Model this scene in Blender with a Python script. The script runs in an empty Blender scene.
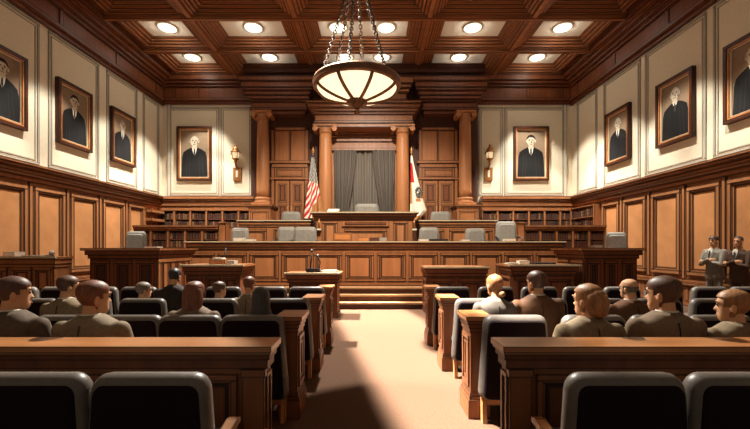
import bpy, bmesh, math, random
from mathutils import Vector, Matrix, Euler
random.seed(7)
PI = math.pi
S = bpy.context.scene
COL = S.collection
F = 375.0; CX = 373.0; HY = 248.0; CZ = 1.55          # camera: focal length in pixels, horizon, eye height

def X(px, d): return (px - CX) * d / F
def Z(py, d): return CZ + (HY - py) * d / F

# ------------------------------------------------------------------ materials
def lin(c):
    return tuple(((v/255) / 12.92 if v/255 <= 0.04045 else ((v/255 + 0.055) / 1.055) ** 2.4) for v in c) + (1.0,)

def mat(name, rgb, rough=0.6, line=0.9, var=0.2, scale=(6, 6, 6), emit=0.0, metal=0.0, hatch=0.0, spec=0.3, bump=0.0):
    m = bpy.data.materials.new(name); m.use_nodes = True
    nt = m.node_tree; N = nt.nodes; L = nt.links
    b = N['Principled BSDF']; b.inputs['Roughness'].default_value = rough; b.inputs['Metallic'].default_value = metal
    b.inputs['Specular IOR Level'].default_value = spec
    tc = N.new('ShaderNodeTexCoord'); mp = N.new('ShaderNodeMapping'); mp.inputs['Scale'].default_value = scale
    L.new(tc.outputs['Object'], mp.inputs['Vector'])
    no = N.new('ShaderNodeTexNoise'); no.inputs['Scale'].default_value = 1.0; no.inputs['Detail'].default_value = 4
    L.new(mp.outputs['Vector'], no.inputs['Vector'])
    c = lin(rgb)
    mx = N.new('ShaderNodeMix'); mx.data_type = 'RGBA'
    mx.inputs['A'].default_value = tuple(v * (1 - var) for v in c[:3]) + (1,)
    mx.inputs['B'].default_value = tuple(min(1, v * (1 + var)) for v in c[:3]) + (1,)
    mr = N.new('ShaderNodeMapRange'); mr.inputs['From Min'].default_value = 0.3; mr.inputs['From Max'].default_value = 0.7
    L.new(no.outputs['Fac'], mr.inputs['Value']); L.new(mr.outputs['Result'], mx.inputs['Factor'])
    out = mx.outputs['Result']
    if line > 0:                                       # inked edges, width carried by the mesh
        ea = N.new('ShaderNodeUVMap'); ea.uv_map = 'EA'; eb = N.new('ShaderNodeUVMap'); eb.uv_map = 'EB'
        vm = N.new('ShaderNodeVectorMath'); vm.operation = 'MINIMUM'
        L.new(ea.outputs['UV'], vm.inputs[0]); L.new(eb.outputs['UV'], vm.inputs[1])
        sx = N.new('ShaderNodeSeparateXYZ'); L.new(vm.outputs['Vector'], sx.inputs['Vector'])
        mn = N.new('ShaderNodeMath'); mn.operation = 'MINIMUM'
        L.new(sx.outputs['X'], mn.inputs[0]); L.new(sx.outputs['Y'], mn.inputs[1])
        m2 = N.new('ShaderNodeMapRange'); m2.inputs['From Min'].default_value = 0.6; m2.inputs['From Max'].default_value = 1.3
        m2.inputs['To Min'].default_value = line; m2.inputs['To Max'].default_value = 0.0
        L.new(mn.outputs['Value'], m2.inputs['Value'])
        mk = N.new('ShaderNodeMix'); mk.data_type = 'RGBA'; mk.inputs['B'].default_value = (0.012, 0.006, 0.004, 1)
        L.new(m2.outputs['Result'], mk.inputs['Factor']); L.new(out, mk.inputs['A']); out = mk.outputs['Result']
    L.new(out, b.inputs['Base Color'])
    if bump:
        bp = N.new('ShaderNodeBump'); bp.inputs['Strength'].default_value = bump; bp.inputs['Distance'].default_value = 0.01
        L.new(no.outputs['Fac'], bp.inputs['Height']); L.new(bp.outputs['Normal'], b.inputs['Normal'])
    if emit:
        L.new(out, b.inputs['Emission Color']); b.inputs['Emission Strength'].default_value = emit
    return m

M = {}
def dm(k, *a, **kw): M[k] = mat(k, *a, **kw)
GV = (9, 9, 0.7); GH = (0.7, 9, 9)
dm('wood', (152, 98, 60), 0.42, var=0.16, scale=GV)
dm('wood_panel', (168, 110, 68), 0.5, var=0.16, scale=GV)
dm('wood_top', (150, 96, 60), 0.3, var=0.15, scale=GH, spec=0.5)
dm('wood_dark', (118, 68, 40), 0.45, var=0.2, scale=GV)
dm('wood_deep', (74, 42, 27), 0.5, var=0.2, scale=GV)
dm('edge_highlight', (196, 176, 142), 0.5, var=0.08)  # highlight on lit counter edges, put into the colour
dm('wood_ceiling', (152, 96, 60), 0.45, var=0.2, scale=GH)
dm('wall_side', (188, 130, 82), 0.55, var=0.1, scale=(3, 3, 3))
dm('wall_frame', (158, 104, 64), 0.5, var=0.14, scale=GV)
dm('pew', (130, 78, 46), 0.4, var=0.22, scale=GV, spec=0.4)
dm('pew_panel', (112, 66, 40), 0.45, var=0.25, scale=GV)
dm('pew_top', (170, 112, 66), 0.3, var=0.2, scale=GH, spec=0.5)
dm('column', (164, 108, 66), 0.45, line=0, var=0.12, scale=GV)
dm('plaster', (216, 205, 180), 0.9, line=0.0, var=0.04, scale=(14, 14, 14))
dm('plaster_trim', (190, 183, 166), 0.85, line=0.7, var=0.04)
dm('coffer_white', (226, 218, 200), 0.9, line=0.5, var=0.03)
dm('carpet', (88, 66, 52), 0.95, line=0, var=0.22, scale=(60, 60, 60), spec=0.05)
dm('carpet_dais', (120, 84, 56), 0.95, line=0, var=0.15, scale=(40, 40, 40), spec=0.05)
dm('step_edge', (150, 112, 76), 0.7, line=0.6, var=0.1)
dm('black_leather', (98, 90, 82), 0.42, line=0, var=0.12, scale=(20, 20, 20), spec=0.5)
dm('black_fabric', (30, 20, 22), 0.85, line=0, var=0.3, scale=(90, 90, 90), spec=0.1)
dm('grey_leather', (132, 126, 116), 0.5, line=0, var=0.1, scale=(14, 14, 14), spec=0.4)
dm('grey_dark', (58, 54, 52), 0.5, line=0, var=0.1)
dm('chair_wood', (186, 126, 78), 0.35, line=0.7, var=0.2, scale=(4, 4, 4), spec=0.5)
dm('bronze', (124, 86, 60), 0.4, line=0, var=0.2, metal=0.4, spec=0.5)
dm('chain_iron', (58, 42, 33), 0.6, line=0, var=0.1)
dm('brass', (168, 112, 60), 0.35, line=0, var=0.15, metal=0.5, spec=0.5)
dm('black_metal', (24, 20, 20), 0.5, line=0, var=0.1)
dm('lamp_glass', (255, 236, 196), 0.4, line=0, var=0.0, emit=1.25)
dm('can_glow', (255, 244, 216), 0.4, line=0, var=0.0, emit=2.2)
dm('sconce_glass', (255, 228, 180), 0.4, line=0, var=0.0, emit=0.7)
dm('curtain', (98, 90, 82), 0.8, line=0, var=0.12, scale=(30, 30, 1))
dm('curtain_back', (112, 104, 94), 0.85, line=0, var=0.12, scale=(30, 30, 1))
dm('book', (82, 52, 38), 0.6, line=0.6, var=0.25, scale=(9, 9, 9))
dm('book_red', (84, 46, 34), 0.6, line=0.6, var=0.2, scale=(9, 9, 9))
dm('book_tan', (128, 92, 62), 0.6, line=0.6, var=0.2, scale=(9, 9, 9))
dm('book_dark', (48, 36, 32), 0.6, line=0.6, var=0.2, scale=(9, 9, 9))
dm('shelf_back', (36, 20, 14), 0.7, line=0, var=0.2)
dm('paper', (214, 204, 184), 0.8, line=0.6, var=0.05)
dm('paper_grey', (150, 142, 130), 0.8, line=0.6, var=0.08)
dm('frame_wood', (70, 38, 24), 0.4, line=0.7, var=0.2)
dm('frame_gold', (186, 122, 70), 0.4, line=0.6, var=0.15)
dm('canvas', (134, 112, 88), 0.8, line=0.5, var=0.1, scale=(12, 12, 12))
dm('canvas_edge', (214, 198, 168), 0.8, line=0, var=0.04)
dm('robe', (11, 10, 10), 0.7, line=0, var=0.3, scale=(14, 14, 3))
dm('robe_fold', (44, 39, 37), 0.8, line=0, var=0.1)
dm('face_paint', (190, 176, 152), 0.8, line=0, var=0.12, scale=(16, 16, 16))
dm('face_shade', (58, 46, 38), 0.8, line=0, var=0.1)
dm('shirt_white', (222, 214, 198), 0.8, line=0, var=0.03)
dm('hair_paint', (22, 18, 17), 0.8, line=0, var=0.2)
dm('hair_grey', (150, 140, 126), 0.8, line=0, var=0.2)
dm('flag_red', (186, 40, 40), 0.8, line=0, var=0.08)
dm('flag_white', (232, 224, 206), 0.8, line=0, var=0.04)
dm('flag_blue', (50, 56, 66), 0.8, line=0, var=0.1)
dm('flag_ochre', (176, 122, 74), 0.8, line=0, var=0.1)
dm('seal_dark', (52, 48, 46), 0.8, line=0, var=0.2)
dm('seal_mid', (128, 122, 112), 0.8, line=0, var=0.2)
dm('skin', (206, 154, 116), 0.6, line=0, var=0.06)
dm('skin_dark', (122, 82, 58), 0.6, line=0, var=0.06)
dm('eye', (30, 22, 20), 0.4, line=0, var=0)
dm('brow', (52, 34, 26), 0.8, line=0, var=0.1)
dm('lip', (146, 88, 70), 0.6, line=0, var=0.05)
dm('tie_dark', (60, 54, 52), 0.7, line=0, var=0.1)
dm('shoe', (28, 22, 20), 0.4, line=0, var=0.1)
HAIRSC = (60, 60, 14)
for k, c in dict(hair_brown=(84, 54, 36), hair_red=(112, 64, 40), hair_black=(46, 40, 38), hair_blond=(150, 104, 64), hair_dark=(70, 50, 40), hair_greyish=(112, 96, 80), scarf=(66, 60, 57)).items():
    dm(k, c, 0.5, line=0, var=0.35, scale=HAIRSC, spec=0.5)
for k, c in dict(suit_taupe=(120, 100, 80), suit_olive=(126, 108, 84), suit_grey=(104, 94, 84), suit_black=(50, 42, 38), suit_brown=(98, 66, 44), suit_light=(134, 118, 96), suit_steel=(132, 126, 114), suit_umber=(78, 58, 46), suit_dark_taupe=(94, 80, 66)).items():
    dm(k, c, 0.75, line=0, var=0.14, scale=(30, 30, 30), spec=0.2)

# ------------------------------------------------------------------ mesh builder
class MB:
    def __init__(s, lw=0.012):
        s.v = []; s.f = []; s.mi = []; s.sm = []; s.uv = []; s.lw = lw
    def face(s, pts, mi=0, smooth=False, line=True, lw=None):
        i = len(s.v); s.v += [tuple(p) for p in pts]; n = len(pts)
        s.f.append(tuple(range(i, i + n))); s.mi.append(mi); s.sm.append(smooth)
        w = lw or s.lw
        if line and n == 4:
            P = [Vector(p) for p in pts]
            W = ((P[1]-P[0]).length + (P[2]-P[3]).length) / 2; H = ((P[3]-P[0]).length + (P[2]-P[1]).length) / 2
            w = min(w, max(1e-4, min(W, H) * 0.3))
            A = [(0, 0), (W, 0), (W, H), (0, H)]
            s.uv.append([((a/w, b/w), ((W-a)/w, (H-b)/w)) for a, b in A])
        else:
            s.uv.append([((9, 9), (9, 9))] * n)
    def mesh(s, verts, faces, mi=0, smooth=True):
        i = len(s.v); s.v += [tuple(p) for p in verts]
        for f in faces:
            s.f.append(tuple(i + k for k in f)); s.mi.append(mi); s.sm.append(smooth); s.uv.append([((9, 9), (9, 9))] * len(f))
    def box(s, x0, x1, y0, y1, z0, z1, mi=0, lw=None, top=None):
        if x0 > x1: x0, x1 = x1, x0
        if y0 > y1: y0, y1 = y1, y0
        if z0 > z1: z0, z1 = z1, z0
        t = mi if top is None else top
        s.face([(x0,y0,z0),(x1,y0,z0),(x1,y0,z1),(x0,y0,z1)], mi, lw=lw)
        s.face([(x1,y1,z0),(x0,y1,z0),(x0,y1,z1),(x1,y1,z1)], mi, lw=lw)
        s.face([(x0,y1,z0),(x0,y0,z0),(x0,y0,z1),(x0,y1,z1)], mi, lw=lw)
        s.face([(x1,y0,z0),(x1,y1,z0),(x1,y1,z1),(x1,y0,z1)], mi, lw=lw)
        s.face([(x0,y0,z1),(x1,y0,z1),(x1,y1,z1),(x0,y1,z1)], t, lw=lw)
        s.face([(x0,y1,z0),(x1,y1,z0),(x1,y0,z0),(x0,y0,z0)], mi, lw=lw)
    def frame(s, axis, at, out, a0, a1, z0, z1, w, depth, mi=0, lw=None):
        """raised picture-frame ring on a wall. axis 'y': plane y=at, a is x; axis 'x': plane x=at, a is y. out = +1/-1 side"""
        o = (at, at + out * depth)
        def bx(b0, b1, c0, c1):
            if axis == 'y': s.box(b0, b1, o[0], o[1], c0, c1, mi, lw)
            else: s.box(o[0], o[1], b0, b1, c0, c1, mi, lw)
        bx(a0, a1, z1 - w, z1); bx(a0, a1, z0, z0 + w); bx(a0, a0 + w, z0 + w, z1 - w); bx(a1 - w, a1, z0 + w, z1 - w)
    def loft(s, rings, mi=0, smooth=True, caps=True, closed=True):
        i = len(s.v); n = len(rings[0])
        for r in rings: s.v += [tuple(p) for p in r]
        m = n if closed else n - 1
        for k in range(len(rings) - 1):
            for j in range(m):
                a = i + k*n + j; b = i + k*n + (j+1) % n
                s.f.append((a, b, b + n, a + n)); s.mi.append(mi); s.sm.append(smooth); s.uv.append([((9,9),(9,9))]*4)
        if caps:
            s.f.append(tuple(i + j for j in reversed(range(n)))); s.mi.append(mi); s.sm.append(False); s.uv.append([((9,9),(9,9))]*n)
            e = i + (len(rings)-1)*n
            s.f.append(tuple(e + j for j in range(n))); s.mi.append(mi); s.sm.append(False); s.uv.append([((9,9),(9,9))]*n)
    def lathe(s, prof, c=(0,0,0), seg=20, mi=0, smooth=True, sx=1, sy=1, caps=True):
        s.loft([[(c[0]+r*sx*math.cos(2*PI*j/seg), c[1]+r*sy*math.sin(2*PI*j/seg), c[2]+z) for j in range(seg)] for r, z in prof], mi, smooth, caps)
    def tube(s, pts, r, seg=8, mi=0, caps=True):
        P = [Vector(p) for p in pts]; R = r if isinstance(r, (list, tuple)) else [r]*len(P)
        rings = []
        up = None
        for k, p in enumerate(P):
            t = (P[min(k+1, len(P)-1)] - P[max(k-1, 0)]).normalized()
            if up is None:
                up = Vector((0,0,1)) if abs(t.z) < 0.9 else Vector((1,0,0))
            u = t.cross(up).normalized(); w = u.cross(t).normalized(); up = w
            rings.append([p + (u*math.cos(2*PI*j/seg) + w*math.sin(2*PI*j/seg)) * R[k] for j in range(seg)])
        s.loft(rings, mi, True, caps)
    def ball(s, c, r, seg=12, mi=0, sx=1, sy=1, sz=1):
        n = max(5, seg//2 + 1)
        s.lathe([(max(1e-4, r*math.sin(PI*k/n)), -r*sz*math.cos(PI*k/n)) for k in range(n+1)], c, seg, mi, True, sx, sy)
    def poly(s, pts, mi=0):
        s.face(pts, mi, False, False)
    def prism(s, pts, d, mi=0):
        """closed polygon pts extruded by vector d"""
        d = Vector(d); P = [Vector(p) for p in pts]; Q = [p + d for p in P]; n = len(P)
        s.face(list(reversed(P)), mi, line=False); s.face(Q, mi, line=False)
        for j in range(n): s.face([P[j], P[(j+1)%n], Q[(j+1)%n], Q[j]], mi)
    def rbox(s, x0, x1, y0, y1, z0, z1, r, mi=0, n=4, taper=0.0):
        """soft cushion: rounded rectangle in xz, pillowed in y"""
        w = (x1-x0)/2; h = (z1-z0)/2; cx = (x0+x1)/2; cz = (z0+z1)/2
        def ring(y, ins):
            rr = max(0.002, r - ins*0.3); out = []
            for (sx, sz, a0) in ((1,1,0),(-1,1,PI/2),(-1,-1,PI),(1,-1,1.5*PI)):
                for k in range(n+1):
                    a = a0 + PI/2*k/n
                    px = sx*(w-ins-rr) + rr*math.cos(a); pz = sz*(h-ins-rr) + rr*math.sin(a)
                    px *= 1 - taper*(pz/h)
                    out.append((cx+px, y, cz+pz))
            return out
        d = y1 - y0; e = min(d*0.45, r*0.8)
        rings = []
        for k in range(5):
            a = PI/2*k/4; rings.append(ring(y0 + e*(1-math.sin(a)), e*(1-math.cos(a))))
        rings = [ring(y0 + e*(1-math.sin(PI/2*(4-k)/4)), e*(1-math.cos(PI/2*(4-k)/4))) for k in range(5)]
        rings += [ring(y1 - e*(1-math.sin(PI/2*k/4)), e*(1-math.cos(PI/2*k/4))) for k in range(5)]
        s.loft([[p for p in reversed(q)] for q in rings] if False else rings, mi, True, True)
    def build(s, name, mats, parent=None, origin=None, xf=None):
        me = bpy.data.meshes.new(name)
        o0 = Vector(origin) if origin is not None else (Vector(parent['_o']) if parent is not None and '_o' in parent else Vector((0,0,0)))
        vs = [Vector(p) - o0 for p in s.v]
        if xf is not None: vs = [xf @ p for p in vs]
        me.from_pydata(vs, [], s.f)
        for m in (mats if isinstance(mats, (list, tuple)) else [mats]): me.materials.append(M[m])
        me.polygons.foreach_set('material_index', s.mi); me.polygons.foreach_set('use_smooth', s.sm)
        ua = me.uv_layers.new(name='EA'); ub = me.uv_layers.new(name='EB')
        fa = []; fb = []
        for p in s.uv:
            for a, b in p: fa += a; fb += b
        ua.data.foreach_set('uv', fa); ub.data.foreach_set('uv', fb)
        bm = bmesh.new(); bm.from_mesh(me); bmesh.ops.recalc_face_normals(bm, faces=bm.faces); bm.to_mesh(me); bm.free()
        ob = bpy.data.objects.new(name, me); COL.objects.link(ob)
        if parent is not None: ob.parent = parent
        elif origin is not None: ob.location = o0
        return ob

def thing(name, label, cat, loc=(0,0,0), group=None, rz=0, world=True):
    o = bpy.data.objects.new(name, None); COL.objects.link(o); o.location = loc; o.rotation_euler = (0,0,rz)
    o.empty_display_size = 0.1
    o['label'] = label; o['category'] = cat
    if group: o['group'] = group
    o['_o'] = tuple(loc) if world else (0,0,0)      # parts are written in world coordinates unless world=False
    return o
def tag(o, label, cat, group=None):
    o['label'] = label; o['category'] = cat
    if group: o['group'] = group
    return o
def struct(o, label=None):
    o['kind'] = 'structure'
    if label: o['label'] = label
    return o
def kids(o): return [c for c in o.children]
def dup(root, loc, rz=0, label=None, group=None, scale=None):
    r = root.copy(); COL.objects.link(r); r.location = loc; r.rotation_euler = (0,0,rz)
    if scale: r.scale = scale
    if label: r['label'] = label
    if group: r['group'] = group
    for ch in kids(root):
        c = ch.copy(); COL.objects.link(c); c.parent = r
        for g in kids(ch):
            d = g.copy(); COL.objects.link(d); d.parent = c
    return r
ORD = ['first', 'second', 'third', 'fourth', 'fifth', 'sixth', 'seventh', 'eighth', 'ninth', 'tenth', 'eleventh', 'twelfth']

XL, XR, YB, ZC = -9.0, 8.5, 16.0, 8.8
CXB = -0.35                                            # axis of the far wall
_tn = [0]
def trim(mb, mats, label=None, parent=None):
    if parent is None:
        _tn[0] += 1
        return struct(mb.build('trim_%d' % _tn[0], mats), label)
    return mb.build('moulding', mats, parent)

# ------------------------------------------------------------------ room shell
b = MB(); b.box(XL-.2, XR+.2, -3, YB+.2, -.1, 0); struct(b.build('floor', 'carpet'), 'brown carpeted courtroom floor')
b = MB(); b.box(XL-.2, XL, -1, YB, 0, 9.6); struct(b.build('wall_left', 'plaster'), 'cream plaster side wall')
b = MB(); b.box(XR, XR+.2, -1, YB, 0, 9.6); struct(b.build('wall_right', 'plaster'), 'cream plaster side wall')
b = MB(); b.box(XL, XR, YB, YB+.2, 0, 9.6); struct(b.build('wall_back', 'plaster'), 'cream plaster far wall')
b = MB(); b.box(XL, XR, -1, YB, 9.12, 9.3); struct(b.build('ceiling', 'coffer_white'), 'white coffered ceiling')

# ceiling beams
LX = [-8.45, -5.75, -2.45, 1.78, 5.05, 7.95]
TY = [7.8, 9.8, 11.8, 13.8, 15.75]
for i, x in enumerate(LX[1:-1]):
    b = MB(.02); w = .2
    b.box(x-w, x+w, 3, YB-.25, ZC+.02, 9.12); b.box(x-.09, x+.09, 3, YB-.25, ZC-.05, ZC+.02)
    trim(b, 'wood_ceiling', 'dark timber ceiling beam running along the room')
for i, y in enumerate(TY):
    b = MB(.02)
    b.box(LX[0], LX[-1], y-.12, y+.12, ZC, 9.12); b.box(LX[0], LX[-1], y-.06, y+.06, ZC-.08, ZC)
    trim(b, 'wood_ceiling', 'dark timber ceiling beam running across the room')
# coffer mouldings: stepped rings round each recess
for j in range(len(TY)-1):
    for i in range(len(LX)-1):
        x0 = LX[i] + .2; x1 = LX[i+1] - .2; y0 = TY[j] + .12; y1 = TY[j+1] - .12
        b = MB(.022)
        for k in range(4):
            a = .1*k; z0 = ZC + .04 + .075*k; z1 = 9.12; w = .1
            fx0, fx1, fy0, fy1 = x0+a, x1-a, y0+a*.7, y1-a*.7
            b.box(fx0, fx1, fy0, fy0+.07, z0, z1); b.box(fx0, fx1, fy1-.07, fy1, z0, z1)
            b.box(fx0, fx0+w, fy0+.07, fy1-.07, z0, z1); b.box(fx1-w, fx1, fy0+.07, fy1-.07, z0, z1)
        trim(b, 'wood_ceiling', 'stepped timber moulding around a ceiling recess')
# side soffits and crowns
for sx, xw, xe, nm in ((1, XL, LX[0], 'left'), (-1, XR, LX[-1], 'right')):
    b = MB(.025); a = min(xw, xe+sx*.05); 
    lay = [(7.62, 7.74, .10), (7.74, 7.86, .20), (7.86, 8.32, .12), (8.32, 8.42, .20), (8.42, 8.54, .30), (8.54, 8.66, .42), (8.66, 8.8, .56), (8.8, 9.12, .62)]
    for z0, z1, p in lay: b.box(xw, xw + sx*p, -.5, YB, z0, z1)
    y = 1.2
    while y < YB-.3:
        b.box(xw+sx*.12, xw+sx*.15, y, y+.14, 7.86, 8.32); y += 2.35
    trim(b, 'wood_dark', 'heavy timber crown moulding along the side wall')
b = MB(.025)
for z0, z1, p in [(7.66, 7.78, .10), (7.78, 7.9, .2), (7.9, 8.36, .12), (8.36, 8.46, .2), (8.46, 8.58, .28), (8.58, 8.8, .36), (8.8, 9.12, .3)]:
    b.box(XL+.12, XR-.12, YB-p, YB, z0, z1)
for x in (-8.5, -7.5, 6.5, 7.9): b.box(x, x+.14, YB-.15, YB-.12, 7.9, 8.36)
trim(b, 'wood_dark', 'heavy timber crown moulding on the far wall')

# wall panel mouldings (plaster)
def wall_panels(axis, at, out, spans, z0, z1):
    for a0, a1 in spans:
        b = MB(.02); b.frame(axis, at, out, a0, a1, z0, z1, .055, .025); b.frame(axis, at, out, a0+.1, a1-.1, z0+.1, z1-.1, .03, .015)
        trim(b, 'plaster_trim', 'plain plaster panel moulding')
wall_panels('x', XL, 1, [(5.4, 7.6), (7.85, 10.1), (10.38, 12.3), (12.65, 14.3), (14.65, 15.75)], 3.78, 7.58)
wall_panels('x', XR, -1, [(4.6, 6.9), (7.1, 9.35), (9.55, 11.7), (11.9, 13.8), (14.2, 15.6)], 3.78, 7.58)
wall_panels('y', YB, -1, [(-8.75, -6.55), (-6.5, -5.15), (4.5, 5.55), (5.6, 8.2)], 3.78, 7.55)
b = MB(.02)
for x in (XL+.25, XR-.4): b.box(x, x+.15, YB-.06, YB, 3.7, 7.66)
trim(b, 'plaster_trim', 'plain plaster corner pilaster')

# side wainscots
def wainscot(xw, sx, pan, nm):
    b = MB(.02)
    b.box(xw, xw+sx*.05, -.5, YB-.36, .0, 3.3, 0)                       # backing
    trim(b, 'wall_frame', 'timber wainscot backing along the side wall')
    b = MB(.02)
    for z0, z1, p in [(3.26, 3.38, .12), (3.38, 3.46, .2), (3.46, 3.56, .16), (3.56, 3.64, .26), (3.64, 3.7, .32)]:
        b.box(xw, xw+sx*p, -.5, YB, z0, z1)
    trim(b, 'wood', 'timber cap rail along the side wall wainscot')
    b = MB(.02); b.box(xw, xw+sx*.12, -.5, YB-.02, 0, .55); b.box(xw, xw+sx*.16, -.5, YB-.02, .55, .63); b.box(xw, xw+sx*.1, -.5, YB-.02, .63, .72)
    y = 1.0
    while y < YB-.4:
        b.box(xw+sx*.12, xw+sx*.128, y, y+.11, .14, .52, lw=.016); y += .16
    struct(b.build('baseboard_' + nm, 'wood'), 'grooved timber skirting along the side wall')
    for y0, y1 in pan:
        b = MB(.018)
        b.frame('x', xw+sx*.05, sx, y0+.06, y1-.06, .82, 3.16, .1, .07, 1)
        b.frame('x', xw+sx*.05, sx, y0+.16, y1-.16, .92, 3.06, .06, .035, 1)
        b.box(xw+sx*.05, xw+sx*.065, y0+.22, y1-.22, .98, 3.0, 0, lw=.03)
        trim(b, ['wall_side', 'wall_frame'], 'raised timber wainscot panel on the side wall')
    for i in range(len(pan)-1):
        yc = (pan[i][1] + pan[i+1][0]) / 2
        b = MB(.018); b.box(xw+sx*.05, xw+sx*.11, yc-.05, yc+.05, .72, 3.26); trim(b, 'wall_frame', 'narrow timber stile between wainscot panels')
wainscot(XL, 1, [(5.3, 6.7), (6.8, 8.2), (8.3, 9.72), (9.8, 10.9), (10.98, 12.2), (12.3, 13.5), (13.6, 14.65)], 'left')
wainscot(XR, -1, [(4.9, 6.3), (6.4, 7.68), (7.75, 8.95), (9.02, 10.1), (10.2, 11.38), (11.5, 12.65), (12.75, 13.8)], 'right')

# ------------------------------------------------------------------ books and bookcases
books = []
BW, BH, BD = .082, .27, .17
proto_book = None
def add_book(x, y, z, label, group, mk, rz=0.0, h=1.0):
    key = mk
    if key not in add_book.p:
        b = MB(.012); b.box(-BW/2, BW/2, 0, BD, 0, BH); b.box(-BW/2-.001, BW/2+.001, -.003, BD*.4, BH*.62, BH*.72, lw=.004)
        o = b.build('book', mk); add_book.p[key] = o
        tag(o, label, 'book', group); o.location = (x, y, z); o.rotation_euler.z = rz; o.scale.z = h
    else:
        o = add_book.p[key].copy(); COL.objects.link(o); tag(o, label, 'book', group); o.location = (x, y, z); o.rotation_euler.z = rz; o.scale.z = h
    return o
add_book.p = {}
BOOKMATS = ['book', 'book', 'book_red', 'book_dark', 'book_tan', 'book']
BOOKCOL = {'book': 'brown', 'book_red': 'reddish brown', 'book_dark': 'dark', 'book_tan': 'tan'}
def bookcase(label, place, x0, x1, yf, yb, ztop, zbook, nb, rows, per, crown, skip=(), cutx=None):
    """front at y=yf, shelves recessed; zbook=(low, high) of the open bays"""
    t = thing('bookcase', label, 'bookcase', ((x0+x1)/2, (yf+yb)/2, 0))
    b = MB(.016); b.box(x0, x1, yf, yb, 0, zbook[0]-.03); b.build('cabinet_base', 'wood_dark', t)
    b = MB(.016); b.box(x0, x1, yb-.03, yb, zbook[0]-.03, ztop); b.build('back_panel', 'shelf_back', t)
    b = MB(.014)
    for z0, z1, p in crown: b.box(x0-(p if p > .05 else 0)*0, x1, yf-p, yb-.03, z0, z1)
    b.build('cornice', 'wood', t)
    w = (x1-x0)/nb
    for i in range(nb+1):
        xc = x0 + w*i; a = max(x0, xc-.05); c = min(x1, xc+.05)
        b = MB(.016); b.box(a, c, yf-.01, yb-.03, zbook[0]-.03, zbook[1]); b.build('upright', 'wood', t)
    rh = (zbook[1]-zbook[0])/rows
    for r in range(rows):
        b = MB(.01)
        b.box(x0, x1, yf+.015, yb-.03, zbook[0]-.03+rh*r, zbook[0]+rh*r); b.build('shelf', 'wood_dark', t)
    rown = {1: ['only']}.get(rows, ['lower', 'upper', 'topmost'][:rows])
    for i in range(nb):
        if i in skip: continue
        xa = x0+w*i+.06; xb = x0+w*(i+1)-.06; n = min(per, int((xb-xa)/(BW+.004)))
        step = (xb-xa)/n
        for r in range(rows):
            bay = f'{rown[r]} shelf of bay {ORD[i]} from the left' 
            for k in range(n):
                mk = random.choice(BOOKMATS); hh = min(random.uniform(.78, 1.0), (rh-.06)/BH)
                add_book(xa+step*(k+.5), yf+.035, zbook[0]+rh*r, f'{ORD[k]} book from left, {rown[r]} shelf, {ORD[i]} bay, {place}', f'books in the {place}', mk, 0, hh)
    return t
crownT = [(3.1, 3.3, .02), (3.3, 3.38, .06), (3.38, 3.5, .03), (3.5, 3.58, .08), (3.58, 3.7, .12)]
bookcase('tall built-in bookcase of dark law books beneath the far wall portrait of the bald judge', 'tall bookcase left of the columns', -8.97, -4.95, YB-.34, YB-.0, 3.1, (2.42, 3.1), 6, 2, 6, crownT)
bookcase('tall built-in bookcase of dark law books beneath the far wall portrait of the dark-haired man', 'tall bookcase right of the columns', 4.55, 8.47, YB-.34, YB-.0, 3.1, (2.42, 3.1), 6, 2, 6, crownT)
crownL = [(2.16, 2.22, .0), (2.22, 2.3, .05), (2.3, 2.36, .09)]
bookcase('low bookcase of dark law books behind the witness stand left of the bench', 'low bookcase left of the bench', -8.55, -5.5, 13.4, 13.75, 2.16, (1.58, 2.16), 5, 2, 6, crownL)
bookcase('low bookcase of dark law books behind the witness stand right of the bench', 'low bookcase right of the bench', 5.4, 8.3, 13.4, 13.75, 2.16, (1.58, 2.16), 5, 2, 6, crownL)
# end posts of the low bookcases
for x, lb in ((-5.5, 'square timber end post of the low bookcase left of the bench'), (5.14, 'square timber end post of the low bookcase right of the bench')):
    b = MB(.016); b.box(x+.01, x+.25, 13.35, 13.7, 0, 2.42); b.box(x, x+.26, 13.3, 13.72, 2.42, 2.48)
    tag(b.build('bookcase_post', 'wood'), lb, 'post')
# side wall shelving by the far corners
t = thing('wall_shelving', 'dark shelving of thin timber ledges in the far left corner', 'shelving', (XL+.1, 15.3, 0))
b = MB(.014); b.box(XL+.002, XL+.03, 14.75, 15.65, 0, 3.25); b.build('back_panel', 'wood_deep', t)
for k in range(5):
    b = MB(.014); z = 1.6 + .34*k; b.box(XL+.03, XL+.3, 14.75, 15.65, z, z+.12); b.build('ledge', 'wood', t)
t = thing('wall_shelving', 'dark shelving of law books on the side wall in the far right corner', 'shelving', (XR-.1, 14.7, 0))
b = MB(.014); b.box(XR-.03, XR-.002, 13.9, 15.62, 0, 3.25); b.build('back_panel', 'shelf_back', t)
b = MB(.014); b.box(XR-.3, XR-.03, 13.9, 13.98, 0, 3.2); b.build('upright', 'wood', t)
b = MB(.014); b.box(XR-.3, XR-.03, 15.54, 15.62, 0, 3.2); b.build('upright', 'wood', t)
for z in (2.3, 2.72, 3.14):
    b = MB(.014); b.box(XR-.3, XR-.03, 13.98, 15.54, z, z+.05); b.build('shelf', 'wood', t)
for r, z in enumerate((2.35, 2.77)):
    for k in range(11):
        add_book(XR-.28, 15.5-.135*k-.05, z, f'{ORD[k]} book from the corner, {["lower","upper"][r]} shelf, shelving on the far right side wall', 'books in the corner shelving', random.choice(BOOKMATS), -PI/2, random.uniform(.85, 1.05))

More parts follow.
